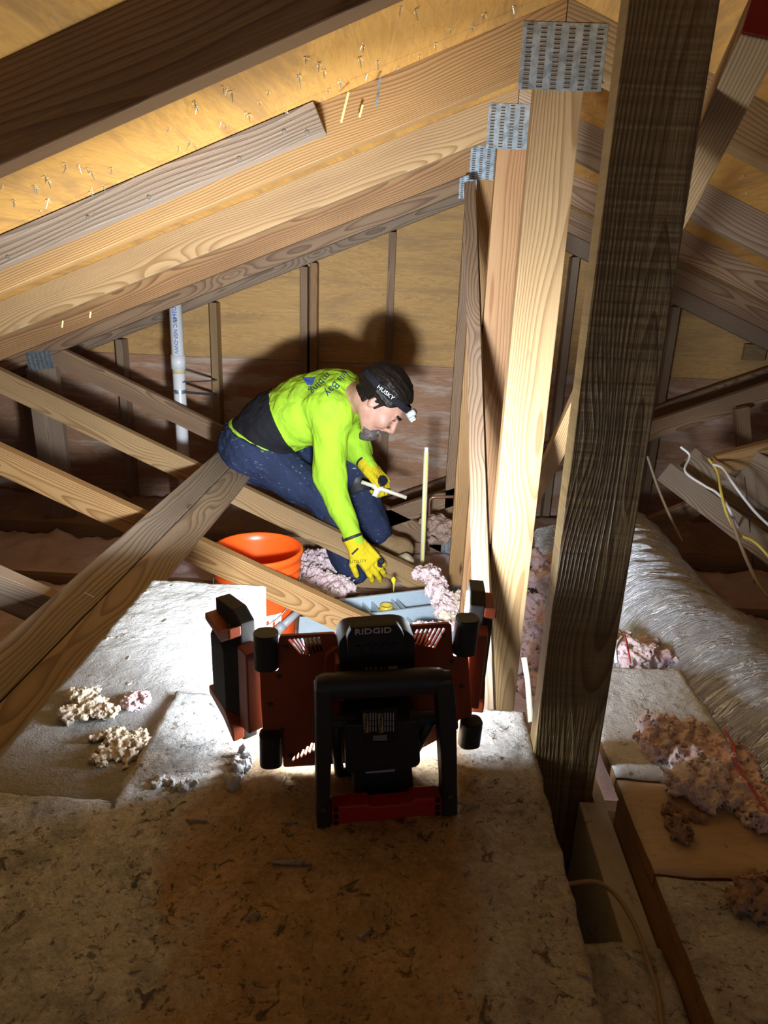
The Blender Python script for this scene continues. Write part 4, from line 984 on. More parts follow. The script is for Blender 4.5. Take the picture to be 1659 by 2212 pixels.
for (x, y) in ((618, 1398), (603, 1461), (584, 1521), (609, 1576), (628, 1632), (957, 1371), (976, 1429), (997, 1482)):
    q = lp(x, y, .002); bm = bmesh.new(); bmesh.ops.create_cone(bm, cap_ends=True, segments=16, radius1=.0034, radius2=.0028, depth=.002, matrix=Matrix.Translation((q[0], -.0032, q[1])) @ Matrix.Rotation(math.pi/2, 4, 'X'))
    bmesh.ops.create_cone(bm, cap_ends=True, segments=6, radius1=.0016, radius2=.0016, depth=.0008, matrix=Matrix.Translation((q[0], -.0045, q[1])) @ Matrix.Rotation(math.pi/2, 4, 'X'))
    lfin('screw', bm, M['bolt'], panel)
# hinge barrels: upright rounded blocks
def barrel(ctr_px, top, bot, off, wpx, rx=.017, ry=.013, name='hinge'):
    x, zt = lp(ctr_px[0], top, off); xb, zb_ = lp(ctr_px[1], bot, off)
    x = (x+xb)/2; bm = bmesh.new(); pts = []
    for k in range(28):
        a = 2*math.pi*k/28; sx = math.copysign(abs(math.cos(a))**.75, math.cos(a)); sy = math.copysign(abs(math.sin(a))**.75, math.sin(a)); pts.append((x+rx*sx, -off+ry*sy))
    a = [bm.verts.new((p[0], p[1], zb_)) for p in pts]; b = [bm.verts.new((p[0], p[1], zt)) for p in pts]
    n = len(pts); fb = bm.faces.new(a[::-1]); ft = bm.faces.new(b)
    for i in range(n): bm.faces.new((a[i], a[(i+1) % n], b[(i+1) % n], b[i]))
    bmesh.ops.recalc_face_normals(bm, faces=bm.faces)
    bmesh.ops.bevel(bm, geom=[e for f in (fb, ft) for e in f.edges], offset=.0015, segments=2, affect='EDGES')
    return lfin(name, bm, M['black'], LAMP, True, .6), x, zt, zb_
h1 = barrel((573, 577), 1366, 1440, .006, 50, .0145, .013)
h2 = barrel((583, 588), 1582, 1648, .006, 50, .0145, .013)
h3 = barrel((1004, 1008), 1334, 1408, .006, 50, .0145, .013)
h4 = barrel((1013, 1018), 1556, 1606, .006, 50, .0145, .013)
# folding wings; wing frame: origin at hinge line, local x outwards, local y towards the lit side, z up
def wing(side, hx, ztop, zbot, ang, wd, lift=0.0):
    a = math.radians(ang)
    # outward direction in lamp coordinates (side -1 left, +1 right), folded forward by ang
    ox = Vector((side*math.cos(a), math.sin(a), 0)); ny = Vector((-side*math.sin(a), math.cos(a), 0))   # ny = lit side
    O = LM @ Vector((hx, .004, 0)); X = (LM.to_3x3() @ ox); Y = (LM.to_3x3() @ ny); Z = LM.to_3x3() @ Vector((0, 0, 1))
    W = Matrix(((X.x, Y.x, Z.x, O.x), (X.y, Y.y, Z.y, O.y), (X.z, Y.z, Z.z, O.z), (0, 0, 0, 1)))
    H = ztop-zbot; zc = (ztop+zbot)/2
    bm = bmesh.new()
    # bracket in orange next to the hinge
    prism(bm, [(.000, zc-H*.34), (.024, zc-H*.36), (.024, zc+H*.34), (.000, zc+H*.34)], -.011, .010, bev=.002)
    br = fin('wing_bracket', bm, M['lamporange'], LAMP, W.copy())
    bm = bmesh.new()
    prism(bm, [(.024, zbot-.002), (.040, zbot-.008), (wd, zbot+.018+lift), (wd, ztop+.004), (.045, ztop+.010), (.024, ztop)], -.006, .014, bev=.002)
    # faceted back
    A = [(.030, zc-H*.30), (.046, zc-H*.44+lift*.3), (wd-.004, zc-H*.30+lift*.6), (wd-.004, zc+H*.36), (.048, zc+H*.42), (.030, zc+H*.30)]
    B = [(.044, zc-H*.24), (.054, zc-H*.34), (wd-.012, zc-H*.24), (wd-.012, zc+H*.28), (.056, zc+H*.32), (.044, zc+H*.24)]
    va = [bm.verts.new((p[0], -.006, p[1])) for p in A]; vb = [bm.verts.new((p[0], -.020, p[1])) for p in B]
    for i in range(6): bm.faces.new((va[i], va[(i+1) % 6], vb[(i+1) % 6], vb[i]))
    bm.faces.new(vb)
    sh = fin('wing', bm, M['blackr'], LAMP, W.copy())
    for (s, z0) in ((1, ztop), (-1, zbot)):
        bm = bmesh.new()
        if s > 0: P = [(.024, z0-.002), (.052, z0-.020), (wd+.001, z0-.014), (wd+.001, z0-.024), (.048, z0-.034), (.024, z0-.016)]
        else: P = [(.024, z0+.002), (.052, z0+.022), (wd+.001, z0+.036+lift*.7), (wd+.001, z0+.048+lift*.7), (.046, z0+.040), (.024, z0+.018)]
        prism(bm, P, -.021, -.004, bev=.002); fin('wing_trim', bm, M['lamporange'], sh, W.copy())
    bm = bmesh.new(); prism(bm, [(.036, zbot+.016), (wd-.008, zbot+.030+lift), (wd-.008, ztop-.010), (.036, ztop-.010)], .0140, .0155); fin('led_panel', bm, M['ledw'], sh, W.copy())
    return sh
zt = lp(560, 1376)[1]; zb_ = lp(575, 1625)[1]
wing(-1, lp(552, 1500)[0], zt+.004, zb_+.004, 62, .092)
wing(1, lp(1026, 1470)[0], lp(1010, 1345)[1]+.006, lp(1020, 1590)[1]+.016, 76, .086, .012)
# battery on top, with raised lettering
def blk(name, P, o0, o1, mat, parent=None, r=.004, bev=.0015):
    bm = bmesh.new(); lprism(bm, rnd_poly(px_poly(P, (o0+o1)/2), r, 3), o0, o1, bev=bev); return lfin(name, bm, mat, parent)
bat = blk('battery_mount', [(728, 1372), (738, 1356), (752, 1350), (850, 1342), (874, 1346), (890, 1360), (890, 1480), (735, 1490)], .006, .040, M['blackr'])
blk('battery_cap', [(748, 1372), (758, 1352), (760, 1352), (858, 1344), (872, 1366), (868, 1406), (752, 1412)], .040, .050, M['blackr'], bat)
blk('battery_latch', [(724, 1420), (740, 1416), (742, 1500), (724, 1500)], .010, .036, M['lamporange'], bat, .002)
for k, xx in enumerate((766, 786, 806, 826, 846)): blk('cap_notch', [(xx, 1396-k*1.5), (xx+12, 1395-k*1.5), (xx+13, 1408-k*1.5), (xx, 1409-k*1.5)], .050, .052, M['black'], bat, .001, 0)
# text planes face the camera: local text frame
def ltext(name, s, size, px, py, off, mat, parent, rot=0.0, ext=.0004, sx=1.0):
    q = lp(px, py, off); Mt = LM @ Matrix.Translation((q[0], -off-.0004, q[1])) @ Matrix.Rotation(math.pi/2, 4, 'X') @ Matrix.Rotation(rot, 4, 'Z')
    return text(name, s, size, Mt, mat, parent, ext, sx)
q = lp(806, 1358, .030)
tilt = Matrix.Rotation(math.radians(-12), 4, 'X')
ltext('logo', 'RIDGID', .0098, 806, 1363, .0502, M['wht_txt'], bat, .02, .0006, 1.3)
for (xx, ln) in ((790, 5), (800, 6), (810, 4), (822, 6), (830, 5)):
    blk('label_line', [(xx, 1441), (xx+3, 1441), (xx+3, 1441+ln*2.6), (xx, 1441+ln*2.6)], .0400, .0406, M['labelw'], bat, .0005, 0)
blk('label_badge', [(838, 1440), (858, 1439), (859, 1453), (839, 1454)], .0400, .0406, M['labelw'], bat, .0005, 0)
# driver housing in the middle with warning labels
drv = blk('driver_box', [(737, 1532), (894, 1524), (898, 1612), (888, 1622), (750, 1634), (741, 1626)], .012, .070, M['black'])
lb = blk('warning_label', [(782, 1534), (858, 1528), (861, 1596), (852, 1602), (792, 1606), (783, 1600)], .0700, .0706, M['label'], drv, .002, 0)
for xx in (785, 817):
    blk('warning_strip', [(xx, 1541), (xx+10, 1540), (xx+11, 1582), (xx+1, 1583)], .0706, .0711, M['labely'], lb, .0005, 0)
    ltext('warning_text', 'WARNING', .0052, xx+5.5, 1561, .0712, M['label'], lb, math.pi/2, .0003, 1.15)
for xx in (799, 805, 811, 831, 837, 843, 849):
    for (y0, y1) in ((1540, 1556), (1558, 1568), (1570, 1580)): blk('label_line', [(xx, y0), (xx+1.8, y0), (xx+1.8, y1), (xx, y1)], .0706, .0709, M['labelw'], lb, .0003, 0)
for yy in (1590, 1594, 1598): blk('label_line', [(806, yy), (836, yy-1.5), (836, yy), (806, yy+1.5)], .0706, .0709, M['labelw'], lb, .0003, 0)
nk = blk('battery_pack', [(758, 1622), (880, 1614), (890, 1712), (880, 1722), (772, 1730), (762, 1718)], .010, .060, M['black'])
ltext('rating_text', 'R8694221', .0075, 832, 1716, .0602, M['labely'], nk, math.pi, .0003, 1.2)
blk('rating_strip', [(790, 1664), (853, 1659), (853, 1666), (790, 1671)], .0600, .0604, M['labelw'], nk, .0005, 0)
for k in range(6): blk('label_line', [(794+k, 1676+k*5.5), (852, 1672+k*5.5), (852, 1674+k*5.5), (794+k, 1678+k*5.5)], .0600, .0603, M['bolt'], nk, .0003, 0)
lamp_frame(0)
# U-shaped stand: top bar, two arms, red foot bar
HB = .088; HT = .066
st = blk('stand_arm', [(680, 1478), (716, 1476), (716, 1600), (711, 1690), (713, 1814), (684, 1817), (681, 1640)], HT, HB+.004, M['black'], None, .004, .003)
st2 = blk('stand_arm', [(938, 1462), (974, 1460), (981, 1520), (984, 1786), (958, 1790), (950, 1760), (952, 1690), (944, 1560)], HT, HB+.004, M['black'], None, .004, .003)
# handle bar: rounded profile along x
ha = lp(684, 1487, HB-.004); hb = lp(975, 1471, HB-.004); bm = bmesh.new(); R_ = .0145; seg = 20; rings = []
nn = 26
for i in range(nn+1):
    t = i/nn; x = ha[0]+(hb[0]-ha[0])*t; z = ha[1]+(hb[1]-ha[1])*t; s = 1.0; e = min(t, 1-t)*nn
    if e < 2: s = (.72, .93)[int(e) > 0]
    if i in (3, nn-3): s = .965
    rings.append([bm.verts.new((x, -(HB-.010)+R_*.95*s*math.cos(2*math.pi*k/seg), z-.002+R_*1.1*s*math.sin(2*math.pi*k/seg))) for k in range(seg)])
for i in range(nn):
    for k in range(seg): bm.faces.new((rings[i][k], rings[i][(k+1) % seg], rings[i+1][(k+1) % seg], rings[i+1][k]))
bm.faces.new(rings[0]); bm.faces.new(rings[-1][::-1])
lfin('handle_bar', bm, M['black'], None, True, .9)
foot = blk('foot_bar', [(714, 1731), (795, 1724), (800, 1730), (885, 1722), (890, 1712), (950, 1708), (953, 1770), (716, 1796)], HT, HB, M['lampred'], None, .003, .002)
for (a, b) in ((735, 1748), (756, 1750), (905, 1738), (925, 1735)): blk('foot_rib', [(a, b), (a+12, b-1), (a+12, b+10), (a, b+11)], HB, HB+.002, M['lampred'], foot, .002, 0)
for (a, b) in ((720, 1745), (720, 1760), (720, 1775), (940, 1724), (940, 1740), (940, 1754)): blk('foot_slot', [(a, b), (a+11, b-1), (a+11, b+9), (a, b+10)], HB, HB+.0012, M['label'], foot, .001, 0)
for (a, b) in ((698, 1748), (698, 1791), (973, 1720), (973, 1760)):
    q = lp(a, b, HB+.004); bm = bmesh.new(); bmesh.ops.create_cone(bm, cap_ends=True, segments=16, radius1=.0034, radius2=.003, depth=.0016, matrix=Matrix.Translation((q[0], -(HB+.0048), q[1])) @ Matrix.Rotation(math.pi/2, 4, 'X')); lfin('screw', bm, M['bolt'], st)
# front legs reaching from the pivots to the deck under the panel
zf = ZA-LO.z+.004
for (s, P0_) in ((-1, lp(722, 1560, .055)), (1, lp(925, 1550, .055))):
    bm = bmesh.new(); tube(bm, [(P0_[0], -.062, P0_[1]), (P0_[0]-s*.006, -.035, (P0_[1]+zf)/2), (P0_[0]-s*.014, -.004, zf)], .0065, 10); lfin('front_leg', bm, M['black'])
bm = bmesh.new(); q0, q1 = lp(722, 1560, .055), lp(925, 1550, .055)
bx(bm, ((q0[0]+q1[0])/2, -.004, zf+.001), (abs(q1[0]-q0[0])-.026, .012, .008), bev=.003); lfin('front_bar', bm, M['black'])
for q in (q0, q1):
    bm = bmesh.new(); bmesh.ops.create_cone(bm, cap_ends=True, segments=20, radius1=.011, radius2=.009, depth=.05, matrix=Matrix.Translation((q[0], -.055, q[1])) @ Matrix.Rotation(math.pi/2, 4, 'Y')); lfin('pivot', bm, M['black'])
# ================================================================== the man
def V3(px, py, Y): return np.array(at(px, py, Y))
# joints, placed by where the photo shows them and at real depths
PEL = V3(548, 960, 2.92); LUM = V3(600, 915, 2.92); CHE = V3(668, 885, 2.90); UPC = V3(725, 862, 2.87); NEB = V3(772, 858, 2.82)
SHN = V3(716, 885, 2.73); ELN = V3(712, 1032, 2.69); WRN = V3(768, 1178, 2.60)
SHF = V3(745, 885, 3.00); ELF = V3(772, 970, 3.00); WRF = V3(797, 1010, 2.92)
HPN = V3(552, 985, 2.85); KNN = V3(706, 1078, 2.84); ANN = V3(763, 1240, 2.85)
HPF = V3(565, 975, 3.00); KNF = V3(762, 1015, 3.02); ANF = V3(815, 1158, 3.02)
HC = V3(817, 868, 2.70)
HU = np.array((.83, -.03, .56)); HU /= np.linalg.norm(HU)
HF = np.array((.50, -.13, -.86)); HF -= HU*(HF@HU); HF /= np.linalg.norm(HF)
HS = np.cross(HU, HF)     # side
if HS[1] > 0: HS = -HS    # towards the camera
def hp(f, u, s): return HC+HF*f+HU*u+HS*s
HR = np.stack([HF, HU, HS], 1)
HS_ = 1.06
def torso(S, g=0.0):
    S.cone(PEL+np.array((0, 0, .015)), LUM, .118+g, .125+g, .05, sy=.80)
    S.cone(LUM, CHE, .125+g, .132+g, .05, sy=.76)
    S.cone(CHE, UPC, .132+g, .112+g, .05, sy=.74)
    S.cone(UPC, NEB, .105+g, .06+g, .05, sy=.80)
    S.cone(UPC, SHN, .09+g, .072+g, .05); S.cone(UPC, SHF, .09+g, .072+g, .05)
def arm(S, a, b, c, g=0.0, fit=0.0): S.cone(a, b, .066+g, .047+g+fit, .04); S.cone(b, c, .047+g+fit, .031+g+fit, .02)
def leg(S, a, b, c, g=0.0, hem=0.0): S.cone(a, b, .098+g, .066+g, .05); S.cone(b, c, .064+g, .045+g+hem, .02)
def head(S, g=0.0, k=.012):
    H = HS_
    S.ell(hp(-.022*H, .048*H, 0), np.array((.094, .082, .073))*H+g, HR, .02)
    S.ell(hp(.035*H, .0, 0), np.array((.060, .085, .060))*H+g, HR, .03)
    S.cone(hp(-.005*H, -.040*H, .038), hp(.070*H, -.088*H, .008), .032*H+g, .022*H+g, .02); S.cone(hp(-.005*H, -.040*H, -.038), hp(.070*H, -.088*H, -.008), .032*H+g, .022*H+g, .02)
    S.cone(hp(.076*H, .040*H, .030), hp(.080*H, .044*H, 0), .014*H+g, .013*H+g, .012); S.cone(hp(.076*H, .040*H, -.030), hp(.080*H, .044*H, 0), .014*H+g, .013*H+g, .012)
def faced(S):
    H = HS_
    for s in (1, -1):
        S.ell(hp(.092*H, .018*H, s*.032), np.array((.016, .012, .018))*H, HR, .012, 's')
        S.ell(hp(.076*H, .018*H, s*.031), np.array((.0125, .0125, .0125))*H, HR, .004)
        S.cone(hp(.087*H, .0235*H, s*.020), hp(.080*H, .0235*H, s*.042), .0042*H, .0038*H, .005)
        S.ell(hp(.070*H, -.018*H, s*.040), np.array((.022, .024, .018))*H, HR, .02)
        S.ell(hp(-.006*H, .002*H, s*.072*H), np.array((.017, .031, .010))*H, HR, .006); S.ell(hp(-.002*H, .004*H, s*.083*H), np.array((.009, .019, .007))*H, HR, .004, 's')
        S.ell(hp(.108*H, -.020*H, s*.012), np.array((.009, .008, .007))*H, HR, .006)
    S.cone(hp(.088*H, .030*H, 0), hp(.116*H, -.012*H, 0), .008*H, .0115*H, .010)
    S.ell(hp(.090*H, -.045*H, 0), np.array((.018, .020, .026))*H, HR, .014)
    S.cone(hp(.103*H, -.042*H, .016), hp(.103*H, -.042*H, -.016), .0055*H, .0055*H, .004); S.cone(hp(.101*H, -.053*H, .014), hp(.101*H, -.053*H, -.014), .0062*H, .0062*H, .004)
    S.cone(hp(.108*H, -.0475*H, .02), hp(.108*H, -.0475*H, -.02), .0016, .0016, .003, 's')
def neck(S, g=0): S.cone(hp(-.035, -.035, 0), NEB+(UPC-NEB)*.3, .056+g, .066+g, .03)
def hand(S, W, dirv, back, spread, curl, g=0.0, thumb=1, L=1.0, sc_=1.0):
    """W wrist, dirv along the palm, back = back-of-hand normal, curl = per finger bend list"""
    d = np.array(dirv, float); d /= np.linalg.norm(d); b = np.array(back, float); b -= d*(b@d); b /= np.linalg.norm(b); a = np.cross(d, b)*thumb
    R = np.stack([d, b, a], 1); tips = []
    S.box(W+d*.052*sc_, np.array((.050, .015, .042))*sc_+g, R, .012, 'u', .013*sc_); S.cone(W-d*.02, W+d*.02*sc_, .029*sc_+g, .027*sc_+g, .02)
    for i, (o, ln, r) in enumerate(((.033, .088, .0098), (.011, .098, .0100), (-.011, .092, .0096), (-.032, .074, .0088))):
        p = W+d*(.094 if i in (1, 2) else .088)*sc_+a*o*sc_; ang = spread*(1.5-i)*.5; th = 0; seg = (ln*.46, ln*.30, ln*.24)
        for j, l in enumerate(seg):
            th += curl[i]*(.75, 1.0, .7)[j]
            v = (d*math.cos(ang)+a*math.sin(ang))*math.cos(th)-b*math.sin(th); q = p+v*l*sc_
            S.cone(p, q, (r-.0006*j)*sc_+g, (r-.0012*(j+.5))*sc_+g, .003 if j else .006); p = q
        tips.append(p)
    p = W+d*.022*sc_+a*.030*sc_; v = d*.62+a*.66-b*.30*(1+curl[4]); v /= np.linalg.norm(v); q = p+v*.044*sc_; S.cone(p, q, .0145*sc_+g, .0115*sc_+g, .01)
    v2 = d*.85+a*(.35-.5*curl[4])-b*.40*(1+curl[4]); v2 /= np.linalg.norm(v2); q2 = q+v2*.030*sc_; S.cone(q, q2, .0112*sc_+g, .0098*sc_+g, .004); q3 = q2+v2*.022*sc_; S.cone(q2, q3, .0098*sc_+g, .0082*sc_+g, .003)
    return tips
camdir = -np.array(CF)
def nhand(S, g=0, sc_=1.0): return hand(S, WRN, V3(812, 1225, 2.585)-WRN, camdir+np.array((.25, 0, .25)), .17, (.40, .34, .34, .40, .25), g, 1, 1, sc_)
def fhand(S, g=0, sc_=1.0): return hand(S, WRF, V3(828, 1045, 2.885)-WRF, camdir*.55+np.array((.75, 0, .5)), .12, (1.05, 1.10, 1.15, 1.15, .9), g, -1, 1, sc_)
def foot(S, A, T, g=0.0):
    A = np.array(A, float); T = np.array(T, float); d = T-A; d[2] = 0; d /= np.linalg.norm(d); up = np.array((0, 0, 1.)); s = np.cross(d, up)
    S.cone(A+up*.05, A-up*.035, .048+g, .044+g, .02); S.cone(A-up*.035-d*.03, A-up*.045+d*.13, .038+g, .040+g, .03); S.cone(A-up*.03, A-up*.045+d*.10, .045+g, .040+g, .03)
    S.plane(A-up*.082, (0, 0, -1), .006)
# ---- body (one continuous skin mesh)
S = SDF(); torso(S, -.012); arm(S, SHN, ELN, WRN, -.012); arm(S, SHF, ELF, WRF, -.012); leg(S, HPN, KNN, ANN, -.014); leg(S, HPF, KNF, ANF, -.014)
for A_, T_ in ((ANN, ANN+np.array((.2, 0, 0))), (ANF, ANF+np.array((.2, -.03, 0)))):
    d = (T_-A_)/np.linalg.norm(T_-A_); S.cone(A_, A_+d*.11-np.array((0, 0, .04)), .034, .028, .02)
neck(S); nhand(S, -.0015, .97); fhand(S, -.0015, .97); head(S); faced(S)
lo = np.array((-.92, 2.45, -1.38)); hi = np.array((.16, 3.20, -.20))
pos, F = S.mesh(lo, hi, .0036)
MAN = npm('person', pos, F, M['skin'])
tag(MAN, 'person in a lime long-sleeved shirt and navy trousers, crouching and reaching into the toolbox', 'person')
# ---- shirt
cut = WRN+(ELN-WRN)*.06
SH = SDF(); torso(SH, .004)
ax = (LUM-PEL)/np.linalg.norm(LUM-PEL)
nk_ = np.array(hp(-.035, -.035, 0))-NEB; nk_ = nk_/np.linalg.norm(nk_)
SH.plane(PEL+ax*.10, -ax, .004); SH.plane(NEB+nk_*.052, nk_, .004)
SH.cone(UPC, SHN, .094, .078, .04); SH.cone(UPC, SHF, .094, .078, .04)
for (a, b, c, sg) in ((SHN, ELN, WRN, 0), (SHF, ELF, WRF, 1)):
    SH.cone(a, b, .078, .062, .05); SH.cone(b, b+(c-b)*.97, .060, .036, .03)
SH.warp(lambda P: .0060*noise_np(P, 26, 1)+.0026*(1-np.abs(noise_np(P*np.array((1, .7, .45)), 48, 3)))**3)
pos, F = SH.mesh(lo, hi, .0045); shirt = npm('shirt', pos, F, M['hivis'], MAN)
nW = np.array((.42, 0, .90)); nW /= np.linalg.norm(nW); WP = V3(572, 964, 2.82)
# black band of shirt round the lower back
BB = SDF(); torso(BB, .0075); BB.warp(lambda P: .0045*noise_np(P, 26, 1)+.0022*noise_np(P, 58, 3)); BB.plane(WP, -nW, .003)
bn = np.array((.88, 0, .42)); bn /= np.linalg.norm(bn); BB.plane(V3(603, 912, 2.8), bn, .003)
pos, F = BB.mesh(lo, hi, .0055); npm('shirt_band', pos, F, M['blackcloth'], MAN)
# ---- trousers
TR = SDF(); TR.cone(PEL+np.array((-.005, 0, -.005)), PEL+ax*.06, .135, .128, .05, sy=.78); TR.cone(PEL, PEL+nW*.08, .13, .13, .05, sy=.78); TR.plane(WP, nW, .004); leg(TR, HPN, KNN, ANN-np.array((0, 0, -.02)), .012, .020); leg(TR, HPF, KNF, ANF-np.array((0, 0, -.02)), .010, .012)
TR.warp(lambda P: .0060*noise_np(P, 24, 5)+.0030*noise_np(P, 60, 8)); 
pos, F = TR.mesh(lo, hi, .0048); trs = npm('trousers', pos, F, M['navy'], MAN)
# lime shirt hem peeking out over the waistband
HM = SDF(); torso(HM, .0125); HM.plane(WP+nW*.012, nW, .002); HM.plane(WP-nW*.002, -nW, .002); HM.plane(V3(592, 975, 2.8), (1, 0, 0), .01)
pos, F = HM.mesh(lo, hi, .005); npm('shirt_hem', pos, F, M['hivis'], MAN)
# knee pads
for (k_, a_, nm) in ((KNN, ANN, 0), (KNF, ANF, 1)):
    KP = SDF(); v = a_-k_; v /= np.linalg.norm(v); f = np.array((1, -.1, 0)); f -= v*(f@v); f /= np.linalg.norm(f); s = np.cross(v, f); R = np.stack([v, f, s], 1)
    KP.box(k_+v*.045+f*.055, (.052, .024, .050), R, .01, 'u', .018); KP.cone(k_+v*.045-s*.0, k_+v*.075, .078, .076, .01)
    KP.plane(k_+v*.09, v, .004); KP.plane(k_+v*.035-f*.0, -v-f*1.2, .004)
    pos, F = KP.mesh(k_-.16, k_+.16, .004); npm('knee_pad', pos, F, M['black'], MAN)
# ---- boots
for (a_, t_) in ((ANN, (.2, -.02, 0)), (ANF, (.2, -.04, 0))):
    BO = SDF(); foot(BO, a_, a_+np.array(t_), .004); BO.warp(lambda P: .002*noise_np(P, 60, 2)); pos, F = BO.mesh(a_-np.array((.12, .12, .14)), a_+np.array((.26, .14, .12)), .0045); bo = npm('boot', pos, F, M['boot'], MAN)
    d = np.array(t_)/np.linalg.norm(t_); bm = bmesh.new(); c = a_+d*.05-np.array((0, 0, .083)); bx(bm, (0, 0, 0), (.235, .085, .014), bev=.005); fin('sole', bm, M['blackr'], bo, frame(c, d, (0, 1, 0)))
# ---- gloves
for fn, nm in ((nhand, 'n'), (fhand, 'f')):
    GL = SDF(); tips = fn(GL, .0022); Wp = WRN if nm == 'n' else WRF; Ep = ELN if nm == 'n' else ELF; v = (Ep-Wp)/np.linalg.norm(Ep-Wp)
    GL.cone(Wp-v*.0, Wp+v*.035, .034, .041, .012); GL.plane(Wp+v*.036, v, .003); GL.warp(lambda P: .0008*noise_np(P, 150, 2))
    pos, F = GL.mesh(Wp-.17, Wp+.19, .0022); gl = npm('glove', pos, F, M['glove'], MAN)
    CU_ = SDF(); CU_.cone(Wp+v*.028, Wp+v*.040, .0425, .0435, .002); CU_.plane(Wp+v*.040, v, .001); CU_.plane(Wp+v*.028, -v, .001); pos, F = CU_.mesh(Wp-.09, Wp+.11, .0025); npm('glove_cuff', pos, F, M['glovedark'], gl)
    GP = SDF(); fn(GP, .0030)
    if nm == 'n': GP.ops = GP.ops[:]; c0 = V3(822, 1222, 2.575); GP.ell(c0, (.022, .04, .030), None, .002, 'i') if False else None
    c0 = V3(824, 1220, 2.57) if nm == 'n' else V3(829, 1038, 2.86); r0_ = .021 if nm == 'n' else .026
    GP.ops.append(('ell', c0, np.array((r0_, .05, r0_*1.15)), None, 0, .001, 'i', 1)); pos, F = GP.mesh(Wp-.17, Wp+.19, .0026)
    if len(F): npm('glove_grip', pos, F, M['glovedark'], gl)
def cam_text(name, s, size, px, py, Y, mat, parent, ang=0.0, ext=.0006, sx=1.0, lift=.0):
    o = at(px, py, Y); nrm = (-CF).normalized(); x = Vector((1, 0, 0)); x = (x-nrm*x.dot(nrm)).normalized(); y = nrm.cross(x)
    Mt = Matrix(((x.x, y.x, nrm.x, o.x), (x.y, y.y, nrm.y, o.y), (x.z, y.z, nrm.z, o.z), (0, 0, 0, 1))) @ Matrix.Rotation(ang, 4, 'Z'); return text(name, s, size, Mt, mat, parent, ext, sx)
def wrap_on(o, tgt, off=.0032):
    """press flat lettering on to the cloth under it"""
    tm = tgt.matrix_basis; dg = bpy.context.evaluated_depsgraph_get()
    from mathutils.bvhtree import BVHTree
    me = tgt.data; bv = BVHTree.FromPolygons([v.co for v in me.vertices], [p.vertices for p in me.polygons])
    mo = wmat(o); mi = mo.inverted(); bm = bmesh.new(); bm.from_mesh(o.data)
    bmesh.ops.triangulate(bm, faces=bm.faces); bmesh.ops.subdivide_edges(bm, edges=[e for e in bm.edges if (mo.to_3x3() @ (e.verts[0].co-e.verts[1].co)).length > .006], cuts=1)
    for v in bm.verts:
        p = mo @ v.co; d = p.normalized(); h = bv.ray_cast(Vector((0, 0, 0)), d)
        if h[0] is not None: v.co = mi @ (h[0]-d*off)
    bm.to_mesh(o.data); bm.free()
INK = plain('navy_ink', (.02, .07, .13), .8)
# ---- head furniture: hair, beard, eyes
HA = SDF(); head(HA, .014); H = HS_
HA.ops = HA.ops[:2]
HA.warp(lambda P: .0020*noise_np(P, 120, 4)+.0035*noise_np(P, 45, 9)+.0010*noise_np(P, 330, 2))
HA.plane(hp(.062*H, .085*H, 0), HF*.93-HU*.36, .006)        # hairline at the forehead
HA.ops.append(('fn', lambda P: np.maximum(0, 0)*P[..., 0], 0, 0, 0, 0, 'f', 1))
# cut away over the face and below the nape
n1 = HF*.62-HU*.78; HA.ops.append(('plane', hp(.020*H, .018*H, 0), n1/np.linalg.norm(n1), 0, 0, .006, 'i', 1))
pos, F = HA.mesh(HC-.18, HC+.2, .0024); hair = npm('hair', pos, F, M['hair'], MAN)
SB = SDF()
for s in (1, -1): SB.cone(hp(.016*H, .022*H, s*.064*H), hp(.012*H, -.012*H, s*.065*H), .0085, .005, .004)
SB.warp(lambda P: .001*noise_np(P, 260, 2)); pos, F = SB.mesh(HC-.12, HC+.12, .002); npm('sideburns', pos, F, M['hair'], hair)
NP = SDF(); head(NP, .006); NP.cone(hp(-.035, -.035, 0), hp(-.04, -.06, 0), .062, .060, .02); NP.plane(hp(-.026*H, 0, 0), HF, .004); NP.plane(hp(0, -.040*H, 0), -HU, .004); NP.warp(lambda P: .0012*noise_np(P, 260, 2))
pos, F = NP.mesh(HC-.2, HC+.14, .0026); npm('nape_hair', pos, F, M['hair'], hair)
BE = SDF()
for s in (1, -1):
    BE.cone(hp(.048*H, -.078*H, s*.030), hp(.080*H, -.092*H, s*.010), .012*H, .023*H, .012)
BE.cone(hp(.090*H, -.078*H, .0), hp(.078*H, -.112*H, 0), .022*H, .017*H, .012)
BE.cone(hp(.106*H, -.034*H, .004), hp(.094*H, -.052*H, .030), .0072, .0085, .004); BE.cone(hp(.106*H, -.034*H, -.004), hp(.094*H, -.052*H, -.030), .0072, .0085, .004); BE.cone(hp(.094*H, -.052*H, .030), hp(.088*H, -.078*H, .018), .008, .014, .008)
BE.warp(lambda P: .0010*noise_np(P, 190, 4)+.0016*noise_np(P, 380, 7)+.001*noise_np(P, 90, 1)); pos, F = BE.mesh(HC-.19, HC+.15, .0022); npm('beard', pos, F, M['beard'], MAN)
for s in (1, -1):
    EB = SDF(); EB.cone(hp(.0945*H, .037*H, s*.013), hp(.082*H, .040*H, s*.042), .0068, .0058, .003); EB.warp(lambda P: .0007*noise_np(P, 400, 3)); pos, F = EB.mesh(HC-.12, HC+.14, .0016); npm('eyebrow', pos, F, M['hair'], MAN)
    EL = SDF(); EL.cone(hp(.0900*H, .0190*H, s*.023), hp(.0835*H, .0185*H, s*.041), .0032, .0028, .002); pos, F = EL.mesh(HC-.12, HC+.14, .0013); npm('eyelashes', pos, F, M['hair'], MAN)
